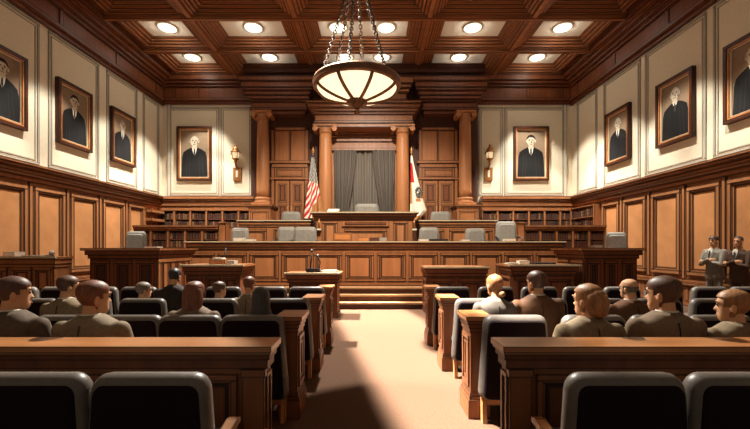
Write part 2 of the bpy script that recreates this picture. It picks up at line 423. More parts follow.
# ------------------------------------------------------------------ dais
b = MB(.02); b.box(-5.4, 5.5, 10.2, YB-.4, 0, .5); struct(b.build('dais_floor', 'carpet_dais'), 'raised carpeted platform under the bench')
b = MB(.02); b.box(-5.2, 5.2, 11.0, YB-.4, .5, 1.0); struct(b.build('dais_floor', 'carpet_dais'), 'second level of the platform')
b = MB(.02); b.box(-5.0, 4.4, 13.05, YB-.42, 1.0, 1.75); struct(b.build('dais_floor', 'carpet_dais'), 'top level of the platform')
t = thing('stair', 'broad shallow timber steps rising to the long bench', 'steps', (CXB, 9.8, 0))
for k in range(3):
    y0 = 9.45+.25*k; z1 = .5*(k+1)/3
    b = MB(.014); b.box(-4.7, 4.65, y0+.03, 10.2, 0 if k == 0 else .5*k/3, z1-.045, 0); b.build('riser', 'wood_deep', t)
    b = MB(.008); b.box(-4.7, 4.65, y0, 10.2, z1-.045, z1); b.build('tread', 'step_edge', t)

# ------------------------------------------------------------------ panelled furniture
def panel(b, axis, at, out, a0, a1, z0, z1, w=.07, d=.03, mi=0, mp=1):
    b.frame(axis, at, out, a0, a1, z0, z1, w, d, mi)
    b.frame(axis, at, out, a0+w, a1-w, z0+w, z1-w, w*.45, d*.5, mi)
    m = w*1.45
    lo, hi = (at, at+out*.006)
    if axis == 'y': b.box(a0+m, a1-m, lo, hi, z0+m, z1-m, mp, lw=.03)
    else: b.box(lo, hi, a0+m, a1-m, z0+m, z1-m, mp, lw=.03)

def counter(t, x0, x1, y0, y1, z0, z1, panels, mats=('wood', 'wood_panel', 'wood_top'), over=.1, lw=.021, sides=(), cap=.05, base=.1):
    b = MB(lw); b.box(x0, x1, y0, y1, z0, z1-.22); b.box(x0-over*.25, x1+over*.25, y0-over*.25, y1, z0, z0+base)
    b.build('body', mats[0], t)
    b = MB(lw); b.box(x0-over*.3, x1+over*.3, y0-over*.3, y1, z1-.22, z1-.15); b.box(x0-over*.6, x1+over*.6, y0-over*.6, y1, z1-.15, z1-cap)
    b.build('frieze', mats[0], t)
    b = MB(lw*.6); b.box(x0-over, x1+over, y0-over, y1+over*.2, z1-cap, z1); b.build('top', mats[2], t)
    b = MB(.006); b.box(x0-over-.012, x1+over+.012, y0-over-.015, y0-over+.05, z1-.03, z1+.012); b.build('top_highlight', 'edge_highlight', t)  # thin strip that paints a light highlight along the front edge
    for a0, a1, c0, c1 in panels:
        b = MB(lw*.9); panel(b, 'y', y0, -1, a0, a1, c0, c1, w=min(.08, (a1-a0)*.16)); b.build('panel', [mats[0], mats[1]], t)
    for side, pl in sides:
        xx = x0 if side < 0 else x1
        for a0, a1, c0, c1 in pl:
            b = MB(lw*.9); panel(b, 'x', xx, side, a0, a1, c0, c1, w=min(.08, (a1-a0)*.16)); b.build('panel', [mats[0], mats[1]], t)

# long front bench
D = 10.4
t = thing('long_bench', 'long panelled timber front bench with a painted highlight on its top edge above the steps', 'bench', (CXB, D, .5))
ps = []
for i in range(12):
    xc = X(201+32.2*i*.985, D); ps.append((xc-.40, xc+.40, .62, 1.42))
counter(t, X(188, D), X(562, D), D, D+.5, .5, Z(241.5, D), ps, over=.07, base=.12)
# wide pilasters between the panels
# second tier
D = 12.5
t = thing('side_bench', 'raised panelled timber bench left of the judge, behind the long bench', 'bench', (-3.2, D, 1.0))
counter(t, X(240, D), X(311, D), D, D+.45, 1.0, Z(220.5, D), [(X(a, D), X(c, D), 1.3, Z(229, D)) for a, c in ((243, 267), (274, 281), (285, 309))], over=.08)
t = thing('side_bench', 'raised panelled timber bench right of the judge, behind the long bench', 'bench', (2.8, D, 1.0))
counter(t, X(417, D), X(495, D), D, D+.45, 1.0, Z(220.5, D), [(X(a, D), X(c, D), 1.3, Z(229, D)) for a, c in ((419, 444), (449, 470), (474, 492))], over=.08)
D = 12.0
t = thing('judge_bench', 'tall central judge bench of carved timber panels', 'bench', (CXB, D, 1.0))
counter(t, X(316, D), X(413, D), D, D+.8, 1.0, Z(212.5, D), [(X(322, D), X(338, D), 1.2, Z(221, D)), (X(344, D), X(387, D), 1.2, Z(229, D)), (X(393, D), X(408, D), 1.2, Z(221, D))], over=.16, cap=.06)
b = MB(.012); b.box(X(342, D), X(389, D), D-.05, D, Z(226.5, D), Z(221, D)); b.box(X(345, D), X(386, D), D-.06, D-.05, Z(225, D), Z(222.5, D), 1, lw=.03); b.build('carved_rail', ['wood', 'wood_dark'], t)
# brass posts on the ends of the judge bench
for px, lb in ((319, 'small brass bracket fixed where the judge bench meets the bench on its left'), (414.5, 'small brass bracket fixed where the judge bench meets the bench on its right')):
    tt = thing('brass_bracket', lb, 'bracket', (X(px, 11.9), 11.9, 2.1))
    b = MB(); b.tube([(X(px, 11.9), 11.92, Z(230, 12)), (X(px, 11.9), 11.92, Z(219, 12))], .022, 8); b.build('stem', 'brass', tt)
    b = MB(.006); b.box(X(px, 11.9)-.07, X(px, 11.9)+.07, 11.86, 11.985, Z(230.5, 12), Z(228.8, 12)); b.build('plate', 'paper', tt)

# witness stands
def stand(name, label, x0, x1, y0, y1, z1, lit, flutes, mats=('wood_dark', 'wood_deep', 'wood_top')):
    t = thing(name, label, 'witness stand', ((x0+x1)/2, y0, 0))
    n = 3
    b = MB(.016)
    def ringbox(b, g, z0, z1_, th=.1):
        b.box(x0-g, x1+g, y0-g, y0+th, z0, z1_); b.box(x0-g, x1+g, y1-th, y1+g, z0, z1_)
        b.box(x0-g, x0+th, y0+th, y1-th, z0, z1_); b.box(x1-th, x1+g, y0+th, y1-th, z0, z1_)
    ringbox(b, 0, .14, z1-.24); ringbox(b, .05, 0, .14); b.box(x0+.1, x1-.1, y0+.1, y1-.1, .68, .74)
    b.build('body', mats[0], t)
    b = MB(.014); ringbox(b, .03, z1-.24, z1-.16); ringbox(b, .07, z1-.16, z1-.06); b.build('frieze', mats[0], t)
    b = MB(.01); ringbox(b, .13, z1-.06, z1, .22); b.build('top', mats[2], t)
    w = (x1-x0)/n
    for i in range(n):
        b = MB(.012); panel(b, 'y', y0, -1, x0+w*i+.05, x0+w*(i+1)-.05, .2, z1-.28, w=.07, d=.02); b.build('panel', [mats[0], mats[1]], t)
    xs = x1 if lit > 0 else x0  # lit side gets paler wood than the dark front, light painted in
    if flutes:
        b = MB(.014); b.frame('x', xs, lit, y0+.02, y1-.02, .15, z1-.24, .1, .02)
        k = (y1-y0-.3)/4
        for i in range(4): b.box(xs, xs+lit*.03, y0+.15+k*i+.08, y0+.15+k*(i+1)-.08, .3, z1-.36)
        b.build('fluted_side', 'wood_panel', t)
    else:
        k = (y1-y0)/2
        for i in range(2):
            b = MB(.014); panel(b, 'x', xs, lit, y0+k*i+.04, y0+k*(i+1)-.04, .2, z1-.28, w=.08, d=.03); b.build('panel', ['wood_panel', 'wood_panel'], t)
    return t
stand('witness_stand', 'dark timber witness stand with a fluted side, left of the long bench', X(90, 8.5), X(157, 8.5), 8.5, 10.1, 1.55, 1, True)
stand('witness_stand', 'dark timber witness stand with a panelled side coloured as lit, right of the long bench', X(585, 8.5), X(637, 8.5), 8.5, 9.75, 1.55, -1, False)

# counsel tables on the floor
def table(name, label, x0, x1, y0, y1, z1, n, lit=0, mats=('wood_dark', 'wood_dark', 'wood_top'), over=.09):
    t = thing(name, label, 'table', ((x0+x1)/2, y0, 0))
    w = (x1-x0)/n
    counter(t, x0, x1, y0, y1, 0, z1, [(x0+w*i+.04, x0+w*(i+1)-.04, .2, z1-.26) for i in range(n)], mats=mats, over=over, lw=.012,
            sides=[(lit, [(y0+.05, y1-.05, .15, z1-.26)])] if lit else ())
    return t
table('counsel_table', 'timber counsel table with a brown box and papers, left of the aisle below the steps', X(186, 8.45), X(240, 8.45), 8.45, 9.25, 1.17, 3)
table('lectern', 'tall timber lectern carrying two gooseneck microphones at the head of the aisle', X(289, 8.3), X(337, 8.3), 8.3, 8.95, 1.0, 2)
table('counsel_table', 'bare-topped timber table with a sunlit end, right of the aisle below the steps', 1.25, X(485, 8.55), 8.55, 9.35, 1.12, 2, -1)
table('counsel_table', 'wide timber table holding papers and a white box, in front of the right witness stand', 3.16, X(575, 8.5), 8.5, 9.35, 1.17, 2, -1)
t = thing('clerk_desk', 'panelled timber desk against the left wall carrying a white box', 'desk', (-6.9, 7.6, 0))
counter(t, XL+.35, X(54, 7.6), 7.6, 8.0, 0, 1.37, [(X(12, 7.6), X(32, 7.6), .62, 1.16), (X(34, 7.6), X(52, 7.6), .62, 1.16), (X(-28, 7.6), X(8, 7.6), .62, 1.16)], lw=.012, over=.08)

# ------------------------------------------------------------------ portico on the far wall
YP = 15.55
b = MB(.02); b.box(-5.05, 4.35, YP, YB-.0, 1.0, 9.0); trim(b, 'wood_deep', 'dark timber panelled wall behind the columns')
def entab(x0, x1, yb, yf, layers, label, mats='wood_dark'):
    b = MB(.03)
    for z0, z1, p in layers: b.box(x0-p, x1+p, yf-p, yb, z0, z1)
    return trim(b, mats, label)
OUT = [(6.95, 7.1, .0), (7.1, 7.2, .1), (7.2, 7.42, .05), (7.42, 7.5, .12), (7.5, 7.64, .2), (7.64, 7.8, .26), (7.8, 7.9, .34), (7.9, 8.12, .38), (8.12, 8.3, .46)]
entab(-4.85, -2.75, YP, 15.15, OUT, 'stepped timber entablature over the door left of the curtain')
entab(2.05, 4.15, YP, 15.15, OUT, 'stepped timber entablature over the door right of the curtain')
CEN = [(6.2, 6.34, 0), (6.34, 6.42, .06), (6.42, 6.66, .03), (6.66, 6.74, .1), (6.74, 6.86, .18), (6.86, 7.0, .28), (7.0, 7.1, .34)]
entab(-2.2, 1.5, YP, 14.4, CEN, 'stepped timber entablature over the central curtain', 'wood')
UPC = [(7.1, 7.4, .0), (7.4, 7.5, .08), (7.5, 7.75, .04), (7.75, 7.9, .14), (7.9, 8.05, .22), (8.05, 8.3, .3)]
entab(-2.0, 1.3, YP, 15.05, UPC, 'stepped timber attic above the central entablature', 'wood')
b = MB(.025)
for z0, z1, p in [(8.3, 8.42, .55), (8.42, 8.6, .7), (8.6, 8.8, .6)]: b.box(-5.1, 4.4, 15.35-p, YP, z0, z1)
trim(b, 'wood_deep', 'dark timber crown above the entablatures')

def column(label, x, y, r, z0, z1, zp, zf, capw):
    t = thing('classical_column', label, 'column', (x, y, zf)); t['kind'] = 'thing'
    seg = 24
    prof = []
    H = z1 - z0
    for k in range(13):
        u = k/12; prof.append((r*(1 - .14*max(0, (u-.3)/.7)**1.3), z0 + H*u))
    b = MB(); b.lathe(prof, (x, y, 0), seg); b.build('shaft', 'column', t)
    b = MB(.01); b.lathe([(r*1.05, z0-.02), (r*1.28, z0-.06), (r*1.28, z0-.12), (r*1.1, z0-.15), (r*1.35, z0-.2), (r*1.35, z0-.26)], (x, y, 0), seg); b.box(x-r*1.45, x+r*1.45, y-r*1.45, y+r*1.45, z0-.36, z0-.26); b.build('column_base', 'column', t)
    b = MB(.014); rt = r*.86
    b.lathe([(rt, z1-.05), (rt*1.15, z1-.02), (rt*1.15, z1+.02), (rt*1.02, z1+.05), (rt*1.3, z1+.14)], (x, y, 0), seg)
    b.box(x-capw*.42, x+capw*.42, y-rt, y+rt, z1+.12, z1+.2)
    b.box(x-capw/2, x+capw/2, y-rt*1.25, y+rt*1.25, z1+.2, z1+.27)
    b.build('capital', 'column', t)
    for sx in (-1, 1):
        c = MB(); cx_ = x + sx*capw*.41; n = 16
        c.loft([[(cx_+q*math.cos(2*PI*j/n), yy, z1+.1+q*math.sin(2*PI*j/n)) for j in range(n)] for q, yy in ((.04, y-rt*1.22), (.1, y-rt*1.2), (.1, y+rt*1.2), (.04, y+rt*1.22))], 0, False)
        c.build('volute', 'column', t)
    if zp > zf + .05:
        w = r*1.75
        b = MB(.016); b.box(x-w, x+w, y-w, y+w, zf, zp-.12); b.box(x-w*1.1, x+w*1.1, y-w*1.1, y+w*1.1, zp-.12, zp-.06); b.box(x-w*1.2, x+w*1.2, y-w*1.2, y+w*1.2, zp-.06, zp)
        b.frame('y', y-w, -1, x-w*.8, x+w*.8, zf+.15, zp-.2, .08, .03); b.build('pedestal', 'wood', t)
yo = 15.05; yi = 14.65
zo0 = Z(199, yo) + .36
for px, lb in ((263, 'slender outer timber column on a pedestal, left of the left door'), (465, 'slender outer timber column on a pedestal, right of the right door')):
    column(lb, X(px, yo), yo, .25, Z(197, yo), Z(119, yo), Z(197, yo)-.36, 1.75, .78)
for px, lb in ((325.5, 'tall inner timber column between the striped flag and the curtain'), (402.5, 'tall inner timber column between the curtain and the white flag')):
    column(lb, X(px, yi), yi, .27, 2.15, Z(133, yi), 1.75, 1.75, .9)

# doors with transoms
def door(n, x0, x1, label):
    t = thing('door_%d' % n, label, 'door', ((x0+x1)/2, YP, 1.75)); t['kind'] = 'structure'
    y = YP
    b = MB(.018)
    b.box(x0-.02, x0+.12, y-.12, y, 1.75, 6.5); b.box(x1-.12, x1+.02, y-.12, y, 1.75, 6.5)
    b.box(x0-.02, x1+.02, y-.12, y, 6.4, 6.52); b.box(x0-.1, x1+.1, y-.2, y, 5.02, 5.14); b.box(x0, x1, y-.14, y, 4.86, 5.02)
    b.box(x0+.12, x1-.12, y-.1, y, 4.42, 4.86); b.box(x0-.06, x1+.06, y-.16, y, 4.36, 4.46)
    b.build('door_frame', 'wood', t)
    b = MB(.016); b.frame('y', y-.1, -1, x0+.2, x1-.2, 4.5, 4.82, .06, .03); b.build('frieze_panel', 'wood', t)
    xm = (x0+x1)/2
    for a, c in ((x0+.12, xm-.03), (xm+.03, x1-.12)):
        b = MB(.018); b.box(a, c, y-.05, y, 5.14, 6.4); b.build('transom_pane', 'wood_panel', t)
    b = MB(.018); b.box(xm-.03, xm+.03, y-.1, y, 5.14, 6.4); b.build('transom_bar', 'wood', t)
    for sgn, (a, c) in ((1, (x0+.14, xm-.01)), (-1, (xm+.01, x1-.14))):
        b = MB(.016); b.box(a, c, y-.08, y, 1.75, 4.36)
        lf = b.build('door_leaf', 'wood', t)
        for z0, z1 in ((1.95, 3.35), (3.42, 4.22)):
            p = MB(.014); panel(p, 'y', y-.08, -1, a+.12, c-.1, z0, z1, w=.06, d=.02)
            q = p.build('leaf_panel', ['wood', 'wood_dark'], lf, origin=t['_o'])
        h = MB(.01); hx = c-.06 if sgn > 0 else a+.06
        h.box(hx-.035, hx+.035, y-.13, y-.08, 2.75, 3.3); h.build('door_handle', 'chair_wood', lf, origin=t['_o'])
door(1, X(272, 15.5), X(308, 15.5), 'panelled timber double door with transom between the columns left of the curtain')
door(2, X(419, 15.5), X(457, 15.5), 'panelled timber double door with transom between the columns right of the curtain')
# central window with curtains
t = thing('window_1', 'tall curtained opening between the inner columns', 'window', (CXB, YP, 1.75)); t['kind'] = 'structure'
x0, x1 = X(333, 15.3), X(396, 15.3)
b = MB(.02); b.box(x0-.1, x0+.06, 15.35, YP, 1.75, 5.5); b.box(x1-.06, x1+.1, 15.35, YP, 1.75, 5.5); b.build('window_frame', 'wood', t)
b = MB(.02)
for z0, z1, p in [(5.5, 5.6, .02), (5.6, 5.86, -.03), (5.86, 5.98, .06), (5.98, 6.12, .0), (6.12, 6.2, .1)]: b.box(x0-.1-p, x1+.1+p, 15.2-p, YP, z0, z1)
b.build('window_head', 'wood', t)
def sheet(b, fn, nu, nv, mi=0):
    vs = [fn(i/nu, j/nv) for j in range(nv+1) for i in range(nu+1)]
    fs = [(j*(nu+1)+i, j*(nu+1)+i+1, (j+1)*(nu+1)+i+1, (j+1)*(nu+1)+i) for j in range(nv) for i in range(nu)]
    b.mesh(vs, fs, mi)
b = MB()
sheet(b, lambda u, v: (x0+.06+(x1-x0-.12)*u, 15.36+.05*math.sin(u*70)+.02*math.sin(u*31), 5.5-3.7*v), 110, 4)
tag(b.build('curtain', 'curtain_back'), 'straight grey pleated curtain hanging at the back of the central opening', 'curtain')
def drape(side, label):
    b = MB()
    xa = x0+.05 if side < 0 else x1-.05
    def fn(u, v):
        wt = .92; ti = .68
        if v < ti:
            q = v/ti; w = wt*(1-q**1.5) + .46*q**1.5; off = .12*q**1.5
        else:
            q = (v-ti)/(1-ti); w = .46 + .14*q; off = .12 - .03*q
        xx = off + w*u
        return (xa - side*xx, 15.16 + .045*math.sin(u*32+.8*v) + .012*math.sin(u*71), 5.5-3.7*v)
    sheet(b, fn, 70, 24)
    o = b.build('curtain', 'curtain'); tag(o, label, 'curtain')
    c = MB(); zt = 5.5-3.7*.68; 
    c.tube([(xa-side*(.10+.54*k/10), 15.07-.04*math.sin(PI*k/10), zt-.10*math.sin(PI*k/10)) for k in range(11)], .03, 8)
    c.build('tieback', 'grey_dark', o)
drape(-1, 'grey drape tied back at the left of the central opening')
drape(1, 'grey drape tied back at the right of the central opening')

# ------------------------------------------------------------------ flags
def flagpole(t, x, y, z0, z1):
    b = MB(); b.tube([(x, y, z0), (x, y, z1)], .02, 8); b.build('pole', 'brass', t)
    b = MB(); b.lathe([(.001, z1+.24), (.03, z1+.16), (.055, z1+.08), (.02, z1+.03), (.045, z1), (.02, z1-.03)], (x, y, 0), 10); b.build('finial', 'brass', t)
    b = MB(); b.lathe([(.26, z0), (.26, z0+.03), (.1, z0+.1), (.03, z0+.16)], (x, y, 0), 16); b.build('flag_base', 'brass', t)
D = 13.6; xf = X(313, D)
t = thing('flag', 'draped striped flag with stars on a dark field, on a pole left of the curtain', 'flag', (xf, D, 1.75))
zt = Z(153, D); flagpole(t, xf, D, 1.75, zt)
b = MB(); NU, NV = 44, 60
H = zt-.12 - Z(219, D)
def usf(u, v):
    w = .10 + .62*v**1.15
    xl = xf - .05 - .27*v**1.2 + 0*.1
    return (xl + w*u, D-.05 - .06*math.sin(u*15+2*v)*(.3+v) , zt-.1-H*v - .25*(u-.5)*v*0 )
vs = [usf(i/NU, j/NV) for j in range(NV+1) for i in range(NU+1)]
for j in range(NV):
    for i in range(NU):
        u = (i+.5)/NU; v = (j+.5)/NV
        if v < .40 + .05*u:
            mi = 1 if ((i//3 + j//2) % 2 == 0 and (i % 3) < 2 and v > .04) else 2
        else:
            sx_ = (u*.85 + v*1.7) * 4.4
            mi = 0 if (sx_ % 1) < .52 else 1
            if v > .9 - .25*u + (.0 if u > .4 else .3): mi = 3
        k = j*(NU+1)+i
        b.mesh([vs[k], vs[k+1], vs[k+NU+2], vs[k+NU+1]], [(0,1,2,3)], mi)
b.build('flag_cloth', ['flag_red', 'flag_white', 'flag_blue', 'flag_ochre'], t)
xf = X(411.5, D)
t = thing('flag', 'white flag with a dark round seal and red top, right of the curtain', 'flag', (xf, D, 1.75))
flagpole(t, xf, D, 1.75, Z(153, D))
b = MB(); zt = Z(156, D); H = zt - Z(220, D)
def caf(u, v):
    w = .06 + .56*min(1, v/.85)**1.2
    if v > .85: w = .62 - .3*(v-.85)/.15
    return (xf - .03 + w*u - .03*v, D-.05 - .03*math.sin(u*10+1)*(.3+v), zt-H*v)
vs = [caf(i/NU, j/NV) for j in range(NV+1) for i in range(NU+1)]
for j in range(NV):
    for i in range(NU):
        u = (i+.5)/NU; v = (j+.5)/NV; mi = 1
        if .12 < v < .42 and u < .55 - .2*v: mi = 0
        elif .36 < v < .75 and u < .14: mi = 3
        if u > .93 and v > .6: mi = 3
        if v > .93: mi = 3
        if .67 < v < .71 and .4 < u < .75: mi = 3
        k = j*(NU+1)+i
        b.mesh([vs[k], vs[k+1], vs[k+NU+2], vs[k+NU+1]], [(0,1,2,3)], mi)
b.build('flag_cloth', ['flag_red', 'flag_white', 'flag_blue', 'flag_ochre'], t)
sx_, sz_ = X(418.3, D), Z(192, D)
b = MB(); n = 24; yy = D-.16
def disc(b, r, y, mi, sq=.82): b.loft([[(sx_+r*sq*math.cos(2*PI*j/n), q, sz_+r*math.sin(2*PI*j/n)) for j in range(n)] for q in (y, y+.008)], mi, False)
disc(b, .17, yy, 0); disc(b, .135, yy-.006, 1); disc(b, .12, yy-.012, 0)
for k in range(12):
    a = 2*PI*k/12; b.ball((sx_+.15*.82*math.cos(a), yy-.006, sz_+.15*math.sin(a)), .012, 6, 2)
b.ball((sx_, yy-.016, sz_+.02), .05, 10, 1, sy=.2); b.ball((sx_-.04, yy-.016, sz_-.04), .035, 8, 2, sy=.2); b.ball((sx_+.045, yy-.016, sz_-.03), .03, 8, 1, sy=.2)
b.build('seal', ['seal_dark', 'seal_mid', 'flag_white'], t)

# ------------------------------------------------------------------ portraits
def portrait(label, wall, a, zc, w, h, bald, hair, tie=True, robe_only=False, turn=0):
    """built facing -y at the origin, then turned to its wall"""
    rz = {'back': 0, 'left': PI/2, 'right': -PI/2}[wall]
    loc = {'back': (a, YB-.04, zc), 'left': (XL+.04, a, zc), 'right': (XR-.04, a, zc)}[wall]
    t = thing('portrait', label, 'painting', loc, rz=rz, world=False)
    W, Hh = w/2, h/2
    b = MB(.014); b.frame('y', .04, -1, -W, W, -Hh, Hh, .085, .12); b.build('frame', 'frame_wood', t)
    b = MB(.012); b.frame('y', .03, -1, -W+.085, W-.085, -Hh+.085, Hh-.085, .05, .09); b.build('gilt_slip', 'frame_gold', t)
    b = MB(); b.frame('y', .03, -1, -W+.135, W-.135, -Hh+.135, Hh-.135, .02, .06); b.build('liner', 'canvas_edge', t)
    b = MB(.03); b.box(-W+.135, W-.135, 0, .03, -Hh+.135, Hh-.135); b.build('canvas', 'canvas', t)
    iw = W-.155; ih = Hh-.155; s = iw/.52
    def P(pts, y): return [(p[0]*s + turn*.03, y, p[1]*s) for p in pts]
    zb = -ih/s
    R = [(-.50, zb), (-.47, -.12), (-.42, .06), (-.30, .15), (-.12, .24), (0, .20), (.12, .24), (.30, .15), (.42, .06), (.47, -.12), (.50, zb)]
    b = MB(); b.poly(P(R, -.004)); b.build('robe', 'robe', t)
    b = MB()
    for k in (-.34, -.22, .2, .33): b.poly(P([(k, zb), (k+.018, zb), (k*.75+.012, .02), (k*.75, .02)], -.006))
    b.build('robe_fold', 'robe_fold', t)
    b = MB(); b.poly(P([(-.1, .26), (-.06, .05 if not robe_only else .15), (0, -.08 if not robe_only else .1), (.06, .05 if not robe_only else .15), (.1, .26)], -.008)); b.build('shirt', 'shirt_white', t)
    if tie:
        b = MB(); b.poly(P([(-.025, .19), (-.035, .02), (0, -.09), (.035, .02), (.025, .19)], -.010)); b.build('tie', 'tie_dark', t)
    hz = .42
    P0 = P
    def P(pts, y): return P0([(p[0]*1.22, (p[1]-.24)*1.22+.24) for p in pts], y)
    b = MB(); n = 20
    fc = [(.125*math.cos(2*PI*k/n)*(1-.18*max(0, -math.sin(2*PI*k/n))), hz+.175*math.sin(2*PI*k/n)) for k in range(n)]
    b.poly(P([(-.06, .2), (.06, .2), (.06, .34), (-.06, .34)], -.010)); b.poly(P(fc, -.012)); 
    for e in (-1, 1): b.poly(P([(e*.12, hz-.04), (e*.15, hz-.03), (e*.15, hz+.04), (e*.12, hz+.04)][::e], -.011))
    b.build('face', 'face_paint', t)
    f = MB()
    for e in (-1, 1):
        f.poly(P([(e*.05-.03, hz+.035), (e*.05+.03, hz+.035), (e*.05+.03, hz+.055), (e*.05-.03, hz+.055)], -.014))
        f.poly(P([(e*.05-.015, hz+.008), (e*.05+.015, hz+.008), (e*.05+.015, hz+.026), (e*.05-.015, hz+.026)], -.014))
    f.poly(P([(-.045, hz-.095), (.045, hz-.095), (.04, hz-.08), (-.04, hz-.08)], -.014))
    f.poly(P([(-.012, hz-.045), (.03, hz-.045), (.012, hz+.03)], -.014))
    f.poly(P([(.07, hz-.1), (.105, hz-.06), (.115, hz+.04), (.09, hz-.02)], -.014))
    f.build('features', 'face_shade', t)
    b = MB()
    if bald:
        for e in (-1, 1): b.poly(P([(e*.105, hz-.02), (e*.14, hz), (e*.14, hz+.09), (e*.11, hz+.1)], -.013))
    else:
        top = [(.14*math.cos(PI*k/10), hz+.04+.16*math.sin(PI*k/10)) for k in range(11)]
        b.poly(P(top + [(-.11, hz+.07), (-.05, hz+.12), (.06, hz+.115), (.11, hz+.07)], -.013))
    b.build('hair', hair, t)
    return t
hP = 1.86
portrait('portrait of a dark-haired man, nearest the front of three on the left wall', 'left', 9.02, 5.48, 1.28, hP, False, 'hair_paint', turn=1)
portrait('portrait of a dark-haired man in dark suit, middle of three on the left wall', 'left', 11.25, 5.48, 1.28, hP, False, 'hair_paint')
portrait('portrait of a greying man, closest to the far corner on the left wall', 'left', 13.42, 5.48, 1.26, hP, False, 'hair_grey')
portrait('portrait of a bald man in black robe beside the lantern on the far wall', 'back', X(195, 16), Z(154, 16), 1.47, 2.3, True, 'hair_grey')
portrait('portrait of a dark-haired man in black robe beside the lantern on the far wall', 'back', X(530.5, 16), Z(154, 16), 1.5, 2.3, False, 'hair_paint')
portrait('portrait of a bald man, closest to the far corner on the right wall', 'right', 12.95, 5.42, 1.28, hP, True, 'hair_grey')
portrait('portrait of a bald judge in black robe, middle of three on the right wall', 'right', 10.5, 5.42, 1.28, hP, True, 'hair_grey', robe_only=True)
portrait('portrait of a bald judge, nearest the front of three on the right wall', 'right', 8.35, 5.42, 1.28, hP, True, 'hair_grey', robe_only=True)

# ------------------------------------------------------------------ sconces
def sconce(label, px):
    D = 15.8; x = X(px, D); y = YB-.25
    zb0, zb1 = Z(181, 16), Z(168, 16); zl = Z(157, 16)
    t = thing('wall_lantern', label, 'wall lamp', (x, YB, zb0))
    b = MB(.014); b.box(x-.17, x+.17, YB-.09, YB, zb0, zb1); b.box(x-.12, x+.12, YB-.1, YB-.09, zb0+.06, zb1-.06, lw=.01); b.build('back_plate', 'brass', t)
    b = MB(.008); b.box(x-.05, x+.05, YB-.11, YB-.1, zb0+.14, zb1-.12); b.build('switch_plate', 'paper', t)
    b = MB(); b.tube([(x, YB-.02, zb1-.05), (x, YB-.16, zb1+.02), (x, y, zb1+.12), (x, y, zl-.2)], .035, 8); b.tube([(x-.22, y, zl+.05), (x-.15, y, zl+.07), (x, y, zl+.1)], .022, 6); b.build('bracket', 'brass', t)
    b = MB(); b.lathe([(.02, zl-.3), (.07, zl-.27), (.05, zl-.22), (.13, zl-.16), (.14, zl-.12)], (x, y, 0), 12); b.build('lantern_cup', 'brass', t)
    b = MB(); b.lathe([(.12, zl-.12), (.15, zl+.12)], (x, y, 0), 12); b.build('lantern_glass', 'sconce_glass', t)
    for k in range(4):
        a = PI/4 + PI/2*k
        b = MB(); b.tube([(x+.125*math.cos(a), y+.125*math.sin(a), zl-.12), (x+.16*math.cos(a), y+.16*math.sin(a), zl+.12)], .014, 6); b.build('lantern_bar', 'brass', t)
    b = MB(); b.lathe([(.2, zl+.12), (.21, zl+.15), (.12, zl+.2), (.14, zl+.24), (.09, zl+.32), (.04, zl+.36), (.055, zl+.42), (.03, zl+.47), (.001, zl+.48)], (x, y, 0), 14); b.build('lantern_cap', 'brass', t)
sconce('brass wall lantern beside the portrait of the bald man on the far wall', 236)
sconce('brass wall lantern beside the portrait of the dark-haired man on the far wall', 489.5)

# ------------------------------------------------------------------ ceiling lights
def can(x, y, label):
    t = thing('ceiling_light', label, 'ceiling light', (x, y, 9.12))
    b = MB(); b.lathe([(.34, 9.12), (.34, 9.09), (.29, 9.085)], (x, y, 0), 24); b.build('light_ring', 'paper', t)
    b = MB(); b.lathe([(.285, 9.1), (.28, 9.08), (.2, 9.07), (.01, 9.065)], (x, y, 0), 24); b.build('diffuser', 'can_glow', t)
rown = {12.85: 'second row of recesses from the far wall', 14.85: 'row of recesses nearest the far wall'}
for y, xs in ((12.85, [-7.05, -4.1, -1.2, .45, 3.42, 6.5]), (14.85, [-7.15, -4.1, -1.1, .35, 3.4, 6.5])):
    for i, x in enumerate(xs): can(x, y, f'round ceiling light, {ORD[i]} from left, {rown[y]}')

# ------------------------------------------------------------------ chandelier
D = 6.5; xc = X(357, D); zr = Z(86, D); R = .735
t = thing('chandelier', 'bronze bowl chandelier with glowing ribbed glass hanging on chains', 'chandelier', (xc, D, zr))
def bowl_r(u): return R*.93*math.cos(u*PI/2)**.62
prof = [(max(.02, R*.94*max(0, 1-(k/14)**1.7)**.72), zr-.02-.27*(k/14)) for k in range(15)]
b = MB(); b.lathe(prof, (xc, D, 0), 40); b.build('glass_bowl', 'lamp_glass', t)
for k in range(8):
    a = PI/8 + 2*PI*k/8
    b = MB(); b.tube([(xc+(r+.012)*math.cos(a), D+(r+.012)*math.sin(a), z-.004) for r, z in prof[:-1]]+[(xc+.1*math.cos(a), D+.1*math.sin(a), zr-.30)], .032, 6); b.build('rib', 'bronze', t)
b = MB(); b.lathe([(R*.93, zr-.05), (R*1.0, zr-.05), (R*1.03, zr-.02), (R*1.0, zr+.01), (R*1.04, zr+.03), (R*1.02, zr+.07), (R*.9, zr+.06), (R*.9, zr-.04)], (xc, D, 0), 48, caps=False); b.build('rim', 'bronze', t)
zf = prof[-1][1]
b = MB(); b.lathe([(.17, zf+.06), (.19, zf-.01), (.11, zf-.03), (.11, zf-.06), (.05, zf-.1), (.03, zf-.12), (.06, zf-.15), (.05, zf-.19), (.005, zf-.21)], (xc, D, 0), 20); b.build('finial', 'bronze', t)
ztop = 6.25
b = MB(); b.lathe([(.14, ztop+.12), (.14, ztop), (.09, ztop-.05), (.02, ztop-.06)], (xc, D, 0), 16); b.tube([(xc, D, ztop), (xc, D, 9.02)], .03, 8); b.lathe([(.2, 9.12), (.2, 9.05), (.06, 8.98)], (xc, D, 0), 20); b.build('canopy', 'bronze', t)
